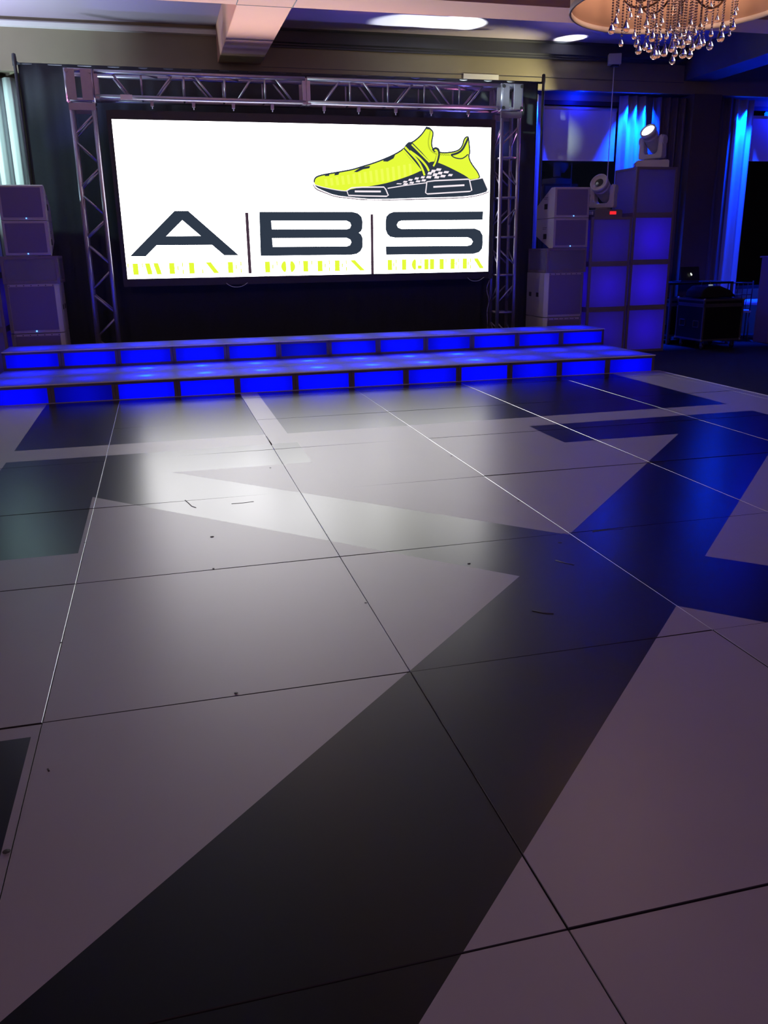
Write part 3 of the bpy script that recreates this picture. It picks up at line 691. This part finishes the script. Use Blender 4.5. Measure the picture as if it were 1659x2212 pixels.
# loose cables
def cable(name, pts, r, label, m=m_cable): return tag(MB().path(smoothp3(pts), r, 6).build(name, m), label, 'cable')
def smoothp3(pts, it=3):
    pts = [Vector(p) for p in pts]
    for _ in range(it):
        q = [pts[0]]
        for a, c in zip(pts, pts[1:]): q += [a.lerp(c, .25), a.lerp(c, .75)]
        pts = q+[pts[-1]]
    return pts
Y = 9.93
cable('cable', [(1.33, Y, 1.06), (1.38, Y-0.02, 1.02), (1.46, Y-0.02, 1.005), (1.54, Y-0.02, 1.02), (1.60, Y, 1.06)], 0.004, 'thin cable loop sagging under the left part of the screen')
cable('cable', [(4.60, Y, 1.06), (4.64, Y-0.02, 1.02), (4.71, Y-0.02, 1.01), (4.77, Y-0.02, 1.02), (4.84, Y, 1.06)], 0.004, 'thin cable loop sagging under the right end of the screen')
cable('cable', [(4.93, 9.95, 1.02), (4.88, 9.95, 0.90), (4.94, 9.95, 0.75), (4.90, 9.95, 0.60), (4.92, 9.95, 0.45), (4.90, 9.95, -0.02)], 0.006, 'wavy cable hanging beside the right truss tower')

# ------------------------------------------------------------------ speaker stacks, cubes
def acrylic_cube(x0, y0, z0, W, D, H, label, group, glow=0.0, name='light_cube', cat='light cube'):
    t = thing(name, label, cat, (x0+W/2, y0+D/2, z0), group); e = 0.034
    x1, y1, z1 = x0+W, y0+D, z0+H
    fr = MB()
    for xa in (x0, x1-e):
        for ya in (y0, y1-e): fr.box(xa, xa+e, ya, ya+e, z0, z1, bev=0.003)
    for za in (z0, z1-e):
        for ya in (y0, y1-e): fr.box(x0+e, x1-e, ya, ya+e, za, za+e, bev=0.002)
        for xa in (x0, x1-e): fr.box(xa, xa+e, y0+e, y1-e, za, za+e, bev=0.002)
    fr.build('frame', m_cubeframe, t)
    MB().box(x0+e-.004, x1-e+.004, y0+0.006, y0+0.012, z0+e-.004, z1-e+.004).clear((0, 1, 0)).build('front_panel', [m_cubepanel, m_clear], t)
    for xa, nx in ((x0+0.006, 1), (x1-0.012, -1)): MB().box(xa, xa+0.006, y0+e-.004, y1-e+.004, z0+e-.004, z1-e+.004).clear((nx, 0, 0)).build('side_panel', [m_cubepanel, m_clear], t)
    MB().box(x0+e-.004, x1-e+.004, y1-0.012, y1-0.006, z0+e-.004, z1-e+.004).build('back_panel', m_cubepanel, t)
    MB().box(x0+e-.004, x1-e+.004, y0+e-.004, y1-e+.004, z1-0.008, z1-0.002).build('top_panel', m_cubepanel, t)
    if glow:
        l = bpy.data.lights.new('cube_lamp', 'POINT'); l.energy = glow*4.5; l.color = (0.02, 0.0, 1.0); l.shadow_soft_size = 0.08
        o = bpy.data.objects.new('cube_lamp', l); C.objects.link(o); o.parent = t; o.location = (0, 0, H/2)
    return t
CG = 'white framed light cubes stacked beside the stage'
H_ = 0.62
for k, nm in enumerate(('bottom', 'second', 'top')):
    acrylic_cube(6.315, 9.711, -0.03+H_*k, 0.62, 0.60, H_, 'framed light cube, %s of the three-high tower under the red-display moving head' % nm, CG, (0.5, 0.8, 0.35)[k])
for k, nm in enumerate(('bottom', 'second', 'third', 'top')):
    acrylic_cube(6.955, 9.711, -0.03+0.627*k, 0.63, 0.60, 0.627, 'framed light cube, %s of the tall four-high tower at right' % nm, CG, (0.9, 1.2, 1.1, 0.12)[k])
for k, nm in enumerate(('bottom', 'second', 'top')):
    acrylic_cube(-1.95, 9.711, -0.03+H_*k, 0.62, 0.60, H_, 'framed light cube, %s of the tower at the far left edge' % nm, CG, 0.25)
def subwoofer(x0, x1, z0, z1, label, side):
    t = thing('subwoofer', label, 'speaker', ((x0+x1)/2, 10.0, z0), 'white subwoofers beside the stage')
    y0, y1 = 9.711, 10.34; c = 0.05
    prof = [(x0, y0+c), (x0+c*0.9, y0), (x1-c*0.9, y0), (x1, y0+c), (x1, y1), (x0, y1)]
    MB().prism(prof, z0+0.002, z1-0.002, 'xy').build('cabinet', m_spk, t)
    MB().box(x0+0.05, x1-0.05, y0-0.006, y0+0.004, z0+0.035, z1-0.03, bev=0.004).build('grille', m_spk_g, t)
    xs_ = x0 if side < 0 else x1
    for yy in (9.98, 10.22): MB().box(xs_-0.003, xs_+0.003, yy-0.045, yy+0.035, (z0+z1)/2-0.03, (z0+z1)/2+0.03, bev=0.002).build('handle', m_spk_d, t)
    b = MB()
    for k in range(7): b.tube((x0+0.06+k*(x1-x0-0.12)/6, y0-0.009, z1-0.018), (x0+0.06+k*(x1-x0-0.12)/6, y0, z1-0.018), 0.006, 8)
    b.build('screw', m_spk_d, t); return t
def top_speaker(x0, x1, z0, z1, flip, label, side, led):
    t = thing('loudspeaker', label, 'speaker', ((x0+x1)/2, 10.0, z0), 'white loudspeakers on top of the stacks')
    y0 = 9.711
    if not flip: prof = [(y0, z0+.002), (y0, z1-0.012), (y0+0.012, z1), (y0+0.12, z1), (y0+0.56, z0+0.17), (y0+0.56, z0+.002)]
    else: prof = [(y0, z1-.002), (y0, z0+0.012), (y0+0.012, z0), (y0+0.12, z0), (y0+0.56, z0+0.165), (y0+0.56, z1-.002)]
    MB().prism(prof, x0, x1, 'yz').build('cabinet', m_spk, t)
    MB().box(x0+0.03, x1-0.03, y0-0.006, y0+0.003, z0+0.035, z1-0.028, bev=0.004).build('grille', m_spk_g, t)
    xs_ = x0 if side < 0 else x1
    MB().box(xs_-0.003, xs_+0.003, 9.93, 10.03, z0+0.12, z0+0.19, bev=0.002).build('handle', m_spk_d, t)
    b = MB().box(xs_-0.0025, xs_+0.0025, 9.93, 10.06, z0+0.27, z0+0.275); b.box(xs_-0.0025, xs_+0.0025, 9.95, 10.06, z0+0.25, z0+0.255); b.build('vent_slot', m_spk_d, t)
    MB().box((x0+x1)/2+led-0.006, (x0+x1)/2+led+0.006, y0-0.010, y0-0.002, z0+0.018, z0+0.030, bev=0.002).build('power_led', m_blue_led, t)
    return t
# right stack
subwoofer(5.667, 6.262, -0.03, 0.50, 'white subwoofer cabinet, lowest in the right speaker stack', -1)
subwoofer(5.667, 6.262, 0.505, 1.105, 'white subwoofer with side handles under the right stack light box', -1)
acrylic_cube(5.667, 9.711, 1.107, 0.598, 0.62, 0.322, 'shallow framed light box between the right stack speakers', 'shallow light boxes in the stacks', 0, 'light_box', 'light box')
top_speaker(5.75, 6.263, 1.431, 1.820, True, 'lower of two white loudspeakers on the right stack', -1, 0.0)
top_speaker(5.75, 6.263, 1.822, 2.212, False, 'upper of two white loudspeakers on the right stack', -1, 0.03)
# left stack
subwoofer(-1.285, -0.675, -0.03, 0.53, 'white subwoofer cabinet, lowest in the left speaker stack', 1)
s_ = subwoofer(-1.285, -0.675, 0.535, 1.108, 'white subwoofer with a blue power light under the left light box', 1)
MB().box(-0.99, -0.975, 9.699, 9.708, 0.552, 0.566, bev=0.002).build('power_led', m_blue_led, s_)
acrylic_cube(-1.285, 9.711, 1.110, 0.635, 0.62, 0.315, 'shallow framed light box under the left stack loudspeakers', 'shallow light boxes in the stacks', 0, 'light_box', 'light box')
top_speaker(-1.21, -0.715, 1.428, 1.820, True, 'lower of two white loudspeakers on the left stack', 1, 0.0)
top_speaker(-1.21, -0.715, 1.822, 2.212, False, 'upper of two white loudspeakers on the left stack', 1, 0.03)

# ------------------------------------------------------------------ moving heads
def moving_head(cx, cy, z, byaw, yaw, tilt, label, lit, big=True):
    """yaw: facing of the yoke; tilt: head angle above horizontal"""
    t = thing('moving_head_light', label, 'stage light', (cx, cy, z), 'white moving head lights on the cube towers')
    t.rotation_euler = (0, 0, byaw); yaw -= byaw; WPOS[t.name] = Vector((0, 0, 0))
    b = MB(); b.prism([(-0.22, 0), (0.22, 0), (0.22, 0.085), (0.20, 0.10), (-0.20, 0.10), (-0.22, 0.085)], -0.15, 0.15, 'xz'); b.build('base', m_mh if not big else m_mh2, t)
    MB().box(-0.235, -0.15, -0.13, 0.13, 0.012, 0.095, bev=0.02).build('base_handle', m_mh, t)
    MB().tube((0, 0, 0.10), (0, 0, 0.125), 0.10, 24).build('pan_bearing', m_mh2, t)
    b = MB(); H = 0.36
    out = [(-0.175, 0.125), (0.175, 0.125), (0.185, 0.16), (0.175, H+0.03), (0.145, H+0.075), (0.115, H+0.03), (0.105, 0.22), (0.075, 0.185), (-0.075, 0.185), (-0.105, 0.22), (-0.115, H+0.03), (-0.145, H+0.075), (-0.175, H+0.03), (-0.185, 0.16)]
    b.prism(out, -0.06, 0.06, 'xz'); yk = b.build('yoke', m_mh, t)
    bv = yk.modifiers.new('bevel', 'BEVEL'); bv.width = 0.012; bv.segments = 2
    ax = Vector((0, -math.cos(tilt), math.sin(tilt)))
    c = Vector((0, 0, H))
    prof = [(0.0, -0.20), (0.06, -0.195), (0.095, -0.15), (0.10, -0.05), (0.10, 0.08), (0.104, 0.085), (0.104, 0.10), (0.100, 0.105), (0.100, 0.125), (0.104, 0.13), (0.104, 0.15), (0.112, 0.155), (0.112, 0.20), (0.095, 0.21), (0.092, 0.185), (0, 0.185)]
    if big: prof = [(a*1.12, h) for a, h in prof]
    hd = MB().lathe(prof, c, 28, ax).build('head', m_mh, t)
    MB().lathe([(0, 0.190), (0.07 if lit else 0.045, 0.190), (0.09 if lit else 0.06, 0.187)], c, 24, ax).build('lens', m_lens if lit else m_lensdark, t).parent = hd
    knobs = [MB().tube((s*0.10, 0, H), (s*0.19, 0, H), 0.060, 20).build('tilt_knob', m_mh, t) for s in (-1, 1)]
    if big: MB().box(0.02, 0.12, -0.154, -0.149, 0.035, 0.075).build('display', m_red, t)
    for o in (yk, hd, *knobs): o.rotation_euler = (0, 0, yaw)
    return t
mh1 = moving_head(6.60, 9.95, 1.832, math.radians(4), math.radians(-54), math.radians(28), 'white moving head light with a glowing red display on the shorter cube tower', False)
mh2 = moving_head(7.34, 10.00, 2.480, math.radians(-25), math.radians(-62), math.radians(38), 'white moving head with lit lens, on top of the tallest cube tower', True, False)

# ------------------------------------------------------------------ curtains and blinds
tag(drape_mesh(-2.1, -1.02, 11.32, 0.0, 3.60, 0.05, 0.17, seed=5, flat=0.3).build('curtain', m_curtain), 'pale curtain lit blue-green at the left edge behind the speakers', 'curtain')
tag(drape_mesh(6.00, 6.29, 11.32, 0.0, 3.60, 0.05, 0.20, seed=9).build('curtain', m_curtain), 'narrow bright blue curtain edge showing behind the backdrop', 'curtain')
tag(drape_mesh(7.54, 8.02, 11.33, 0.0, 3.63, 0.05, 0.155, seed=6, flat=0.2).build('curtain', m_curtain), 'blue lit curtain beside the window with the pale blind', 'curtain')
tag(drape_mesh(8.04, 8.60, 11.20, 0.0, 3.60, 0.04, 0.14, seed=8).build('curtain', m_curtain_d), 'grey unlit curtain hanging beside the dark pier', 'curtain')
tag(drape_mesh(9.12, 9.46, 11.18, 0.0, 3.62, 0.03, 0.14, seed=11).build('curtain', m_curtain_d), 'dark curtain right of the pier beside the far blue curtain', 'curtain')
tag(drape_mesh(9.47, 9.88, 11.33, 0.0, 3.63, 0.05, 0.16, seed=12, flat=0.2).build('curtain', m_curtain), 'bright blue lit curtain near the right edge of the photo', 'curtain')
def blind(x0, x1, z0, z1, label):
    t = thing('roller_blind', label, 'blind', ((x0+x1)/2, 11.42, z1), 'window roller blinds')
    MB().tube((x0, 11.42, z1-0.03), (x1, 11.42, z1-0.03), 0.032, 16).build('roller', m_shade, t)
    MB().box(x0+0.01, x1-0.01, 11.395, 11.398, z0, z1-0.03).build('cloth', m_shade, t)
    MB().box(x0+0.01, x1-0.01, 11.388, 11.402, z0-0.022, z0, bev=0.003).build('bottom_bar', m_mould, t)
blind(6.30, 7.53, 2.73, 3.47, 'half lowered pale roller blind in the window behind the speakers')
blind(9.90, 12.5, 2.76, 3.42, 'blue lit roller blind over the dark window at the right edge')

# ceiling mounted box with hanging rod
t = thing('ceiling_rod', 'small white box under the cornice with a thin white rod hanging down', 'rod', (7.18, 10.90, 4.06))
MB().box(7.07, 7.25, 10.84, 10.96, 3.955, 4.095, bev=0.004, rot=Matrix.Rotation(math.radians(-20), 3, 'Z')).build('mounting_box', m_mh, t)
MB().box(7.12, 7.22, 10.86, 10.94, 3.93, 3.955, bev=0.003).build('bracket', m_steel, t)
MB().tube((7.16, 10.90, 1.0), (7.16, 10.90, 3.93), 0.0075, 8).build('rod', m_mould, t)

# ------------------------------------------------------------------ chandelier
cx, cy, cz, cr = 3.52, 3.50, 2.735, 0.625
ch = thing('chandelier', 'drum shade chandelier with crystal drops hanging from the ceiling at upper right', 'chandelier', (cx, cy, ZC))
b = MB(); prof = [(cr, 0.0), (cr, 0.42), (cr-0.004, 0.42), (cr-0.004, 0.0), (cr, 0.0)]
b.lathe(prof, (cx, cy, cz), 96).build('lamp_shade', m_shade_in, ch)
MB().lathe([(cr+0.003, -0.006), (cr+0.003, 0.022), (cr-0.008, 0.022), (cr-0.008, -0.006), (cr+0.003, -0.006)], (cx, cy, cz), 96).build('shade_rim', m_shade_rim, ch)
MB().tube((cx, cy, cz+0.05), (cx, cy, ZC), 0.014, 12).build('stem', m_bronze, ch)
MB().lathe([(0, 0), (0.02, 0), (0.07, -0.02), (0.075, -0.04), (0, -0.05)], (cx, cy, ZC), 20).build('ceiling_rose', m_bronze, ch)
b = MB()
for k in range(3):
    a = 2*PI*k/3; b.tube((cx, cy, cz+0.40), (cx+cr*math.cos(a), cy+cr*math.sin(a), cz+0.40), 0.006, 8)
b.build('shade_spider', m_bronze, ch)
NB = 8
for k in range(NB):
    a = 2*PI*k/NB+0.2; d = Vector((math.cos(a), math.sin(a), 0)); c0 = Vector((cx, cy, cz))
    pts = [c0+d*0.02+Vector((0, 0, 0.20)), c0+d*0.10+Vector((0, 0, 0.05)), c0+d*0.20+Vector((0, 0, 0.005)), c0+d*0.30+Vector((0, 0, 0.03)), c0+d*0.34+Vector((0, 0, 0.10)), c0+d*0.29+Vector((0, 0, 0.14)), c0+d*0.25+Vector((0, 0, 0.10)), c0+d*0.28+Vector((0, 0, 0.07))]
    ar = MB().path(smoothp3(pts, 2), 0.0065, 8).build('arm', m_bronze, ch)
    p = c0+d*0.34+Vector((0, 0, 0.10))
    MB().lathe([(0.0, 0.0), (0.03, 0.005), (0.032, 0.012), (0.012, 0.014), (0.012, 0.07), (0, 0.07)], p, 14).build('candle_cup', m_bronze, ch)
    MB().lathe([(0.0, 0.07), (0.016, 0.08), (0.018, 0.10), (0.010, 0.13), (0.0, 0.15)], p, 12).build('bulb', m_bulb, ch)
DROPS = [(350, 290, 1), (385, 235, 1), (430, 392, .7), (470, 275, 1.1), (560, 400, .9), (575, 458, 1), (585, 150, 1), (630, 425, .9), (665, 443, 1), (690, 355, 1.1), (705, 500, 1.2), (735, 490, 1), (755, 340, .8), (790, 478, 1.1), (838, 280, .7), (850, 440, 1.1), (857, 541, 1), (880, 480, .9), (862, 130, 1), (900, 400, .8), (940, 408, 1), (945, 493, 1.2), (985, 375, 1.1), (1000, 492, 1.1), (1025, 430, .9), (1075, 415, 1.2), (1112, 392, .9), (1170, 420, 1.1), (1182, 312, .7), (1175, 105, .9), (1260, 355, 1.2), (1275, 262, .9), (1360, 260, 1), (1375, 155, .8), (1335, 305, .5), (510, 165, .6), (1395, 110, .6), (770, 215, .7), (960, 300, .7), (650, 300, .7), (640, 240, .8), (720, 250, .7), (810, 330, .7), (870, 350, .8), (905, 250, .7), (925, 330, .7), (1045, 300, .7), (1090, 250, .7), (1140, 200, .6), (1230, 190, .7), (540, 330, .7), (495, 120, .6), (405, 130, .6), (1010, 230, .7), (700, 180, .7)]
rnd = random.Random(4)
for (zx, zy, sc_) in DROPS:
    u = 1230+zx/3.867; v = zy/3.867
    off = abs((u-1458)/125.0); rr = min(1, off)
    span = 0.33*math.sqrt(max(0.02, 1-rr*rr))
    yd = cy+rnd.uniform(-span, span)
    p = on_y(u, v, yd); sc_ *= 1.3; L = 0.042*sc_
    ztop = cz+rnd.uniform(0.10, 0.2)
    st = MB(); z = p.z+L*1.25; n = 0
    while z < max(ztop, p.z+L+0.12):
        st.lathe([(0, 0), (0.0064, 0.004), (0.0064, 0.0085), (0, 0.0125)], (p.x, p.y, z), 6); z += 0.0140
    s_ = st.build('crystal_strand', m_bead, ch)
    dp = MB().lathe([(0, 0), (0.010*sc_, 0.003*sc_), (0.0145*sc_, 0.012*sc_), (0.0135*sc_, 0.020*sc_), (0.006*sc_, 0.038*sc_), (0.0025, 0.05*sc_), (0, 0.053*sc_)], p, 10)
    dp.build('crystal_drop', m_crystal, s_)
l = bpy.data.lights.new('chandelier_glow', 'POINT'); l.energy = 14; l.color = (1.0, 0.62, 0.42); l.shadow_soft_size = 0.12
o = bpy.data.objects.new('chandelier_glow', l); C.objects.link(o); o.parent = ch; o.location = (0, 0, cz+0.26-ZC)

# ------------------------------------------------------------------ dark corner: cases, laptop table, chairs
def road_case(x0, x1, y0, y1, z0, z1, label, castors=True):
    t = thing('road_case', label, 'road case', ((x0+x1)/2, (y0+y1)/2, -0.03), 'wheeled black road cases')
    MB().box(x0+0.006, x1-0.006, y0+0.006, y1-0.006, z0+0.004, z1-0.004).build('body', m_case, t)
    b = MB(); e = 0.028
    for xa in (x0, x1-e):
        for ya in (y0, y1-e): b.box(xa, xa+e, ya, ya+e, z0, z1, bev=0.003)
    for za in (z0, z1-e, z1-0.115, z1-0.085):
        for ya in (y0, y1-0.012): b.box(x0, x1, ya, ya+0.012, za, za+(e if za != z1-0.085 else 0.02), bev=0.002)
        for xa in (x0, x1-0.012): b.box(xa, xa+0.012, y0, y1, za, za+(e if za != z1-0.085 else 0.02), bev=0.002)
    b.build('edge_profile', m_edge_alu, t)
    for xa in (x0, x1):
        for ya in (y0, y1):
            for za in (z0, z1): MB().lathe([(0, -0.026), (0.018, -0.02), (0.027, 0), (0.018, 0.02), (0, 0.026)], (xa+(0.01 if xa == x0 else -0.01), ya+(0.01 if ya == y0 else -0.01), za+(0.01 if za == z0 else -0.01)), 12).build('ball_corner', m_edge_alu, t)
    for yy in ((y0*3+y1)/4, (y0+3*y1)/4):
        b = MB(); zc = (z0+z1)/2-0.06
        b.box(x0-0.004, x0+0.008, yy-0.07, yy+0.07, zc-0.05, zc-0.04); b.box(x0-0.004, x0+0.008, yy-0.07, yy+0.07, zc+0.04, zc+0.05)
        b.box(x0-0.004, x0+0.008, yy-0.07, yy-0.06, zc-0.05, zc+0.05); b.box(x0-0.004, x0+0.008, yy+0.06, yy+0.07, zc-0.05, zc+0.05); b.build('recessed_handle', m_edge_alu, t)
    if castors:
        for xa in (x0+0.08, x1-0.08):
            for ya in (y0+0.08, y1-0.08):
                cst = MB().box(xa-0.035, xa+0.035, ya-0.03, ya+0.03, z0-0.008, z0, bev=0.001).box(xa-0.02, xa-0.014, ya-0.02, ya+0.03, 0.01, z0).box(xa+0.014, xa+0.02, ya-0.02, ya+0.03, 0.01, z0).build('castor', m_edge_alu, t)
                MB().tube((xa-0.013, ya+0.01, 0.01), (xa+0.013, ya+0.01, 0.01), 0.040, 16).build('wheel', m_steel, cst)
    return t
road_case(8.13, 8.80, 9.60, 10.28, 0.09, 0.69, 'black road case on castors standing right of the cube towers')
road_case(8.10, 8.70, 10.42, 10.98, 0.09, 0.66, 'black road case behind, beside the tall cube tower')
t = thing('equipment_table', 'dark table with the open laptop behind the road case', 'table', (8.75, 10.75, -0.03))
# table top stands behind the rear case
MB().box(8.12, 9.15, 11.0, 11.03, 0.86, 0.90).build('modesty_rail', m_case, t)
MB().box(8.05, 9.18, 10.40, 11.0, 0.868, 0.898, bev=0.003).build('tabletop', m_case, t)
for xa in (8.07, 9.13):
    for ya in (10.385, 10.985): MB().box(xa, xa+0.03, ya-0.0, ya+0.03, -0.03, 0.868).build('leg', m_edge_alu, t)
lt = thing('laptop', 'open laptop seen from behind with a glowing mark on its lid', 'laptop', (8.45, 10.62, 0.898))
MB().box(8.33, 8.66, 10.55, 10.78, 0.8985, 0.914, bev=0.003).build('keyboard_base', m_laptop, lt)
R_ = Matrix.Rotation(math.radians(-14), 3, 'X')
lid = MB().box(8.33, 8.66, 10.535, 10.543, 0.914, 1.13, bev=0.003, rot=R_, piv=(8.5, 10.55, 0.914)).build('lid', m_laptop, lt)
mk = MB().lathe([(0, 0.0), (0.016, 0.0), (0.014, 0.002), (0, 0.002)], (8.50, 10.530+0.0, 1.01), 16, (0, -1, 0.25))
mk.lathe([(0, 0.0), (0.012, 0.0), (0.010, 0.002), (0, 0.002)], (8.488, 10.529, 1.026), 14, (0, -1, 0.25)); mk.build('glowing_mark', m_glow, lid)
# mixer / gear under cloth on the road case
b = MB(); n = 14
prof = [(8.20, 0.70), (8.95, 0.70), (8.90, 0.735), (8.70, 0.80), (8.52, 0.865), (8.30, 0.86), (8.22, 0.80)]
prof = [(x-0.13 if x > 8.85 else x, z) for x, z in prof]
b.prism(prof, 9.80, 10.20, 'xz'); eb = b.build('equipment_bag', m_black, base=(8.5, 10.0, 0.70)); tag(eb, 'black slanted equipment cover lying on the front road case', 'cover')
bv = eb.modifiers.new('bevel', 'BEVEL'); bv.width = 0.02; bv.segments = 2
t = thing('gooseneck_lamp', 'tiny gooseneck lamp with a pale head above the front road case', 'lamp', (8.40, 9.95, 0.86))
MB().path(smoothp3([(8.30, 9.96, 0.86), (8.30, 9.95, 0.93), (8.36, 9.92, 0.955), (8.40, 9.90, 0.93), (8.40, 9.88, 0.89)]), 0.004, 6).build('neck', m_edge_alu, t)
MB().box(8.375, 8.43, 9.86, 9.90, 0.868, 0.885, bev=0.004).build('lamp_head', emis('dim_led', (0.25, 0.32, 0.42), 0.8), t)
# podium at the right edge
t = thing('podium', 'narrow white podium with a card on it at the right edge of the photo', 'podium', (9.72, 10.2, -0.03))
MB().box(9.56, 10.16, 9.97, 10.3, -0.03, 1.245, bev=0.006).build('body', m_podium, t)
MB().box(9.535, 10.19, 9.95, 10.32, 1.245, 1.27, bev=0.004).build('top', m_podium, t)
MB().box(9.58, 9.70, 9.962, 9.968, 0.985, 1.115).build('card', m_paper, t)
# side table and chairs
t = thing('side_table', 'low round table with a blue lit white cloth beside the podium', 'table', (9.75, 10.95, -0.03))
MB().lathe([(0, 0.60), (0.41, 0.60), (0.42, 0.592), (0.425, 0.55), (0.42, 0.545), (0.405, 0.585), (0, 0.585)], (10.08, 10.76, -0.03), 40).build('tablecloth_top', m_cloth, t)
MB().tube((10.08, 10.76, -0.03), (10.08, 10.76, 0.555), 0.03, 12).build('pedestal', m_chair, t)
MB().lathe([(0, 0), (0.24, 0), (0.22, 0.02), (0, 0.035)], (10.08, 10.76, -0.03), 24).build('foot', m_chair, t)
def chiavari(x, y, rz, label):
    t = thing('banquet_chair', label, 'chair', (x, y, -0.03), 'thin framed chairs beside the podium')
    t.rotation_euler = (0, 0, rz); WPOS[t.name] = Vector((0, 0, 0))
    for sx in (-0.18, 0.18):
        MB().tube((sx, -0.18, 0), (sx, -0.17, 0.44), 0.011, 8).build('leg', m_chair, t)
        MB().tube((sx, 0.20, 0), (sx, 0.16, 0.44), 0.011, 8).build('leg', m_chair, t)
        MB().tube((sx, 0.16, 0.44), (sx, 0.21, 0.93), 0.010, 8).build('back_post', m_chair, t)
    MB().box(-0.20, 0.20, -0.20, 0.19, 0.44, 0.475, bev=0.012).build('seat', m_cloth, t)
    for k in range(4): MB().tube((-0.108+0.072*k, 0.165, 0.50), (-0.108+0.072*k, 0.208, 0.90), 0.006, 6).build('back_spindle', m_chair, t)
    for z, y in ((0.50, 0.166), (0.72, 0.188), (0.90, 0.207)): MB().tube((-0.18, y, z), (0.18, y, z), 0.009, 8).build('back_rail', m_chair, t)
    return t
chiavari(9.47, 10.66, math.radians(150), 'thin framed chair just right of the road cases')
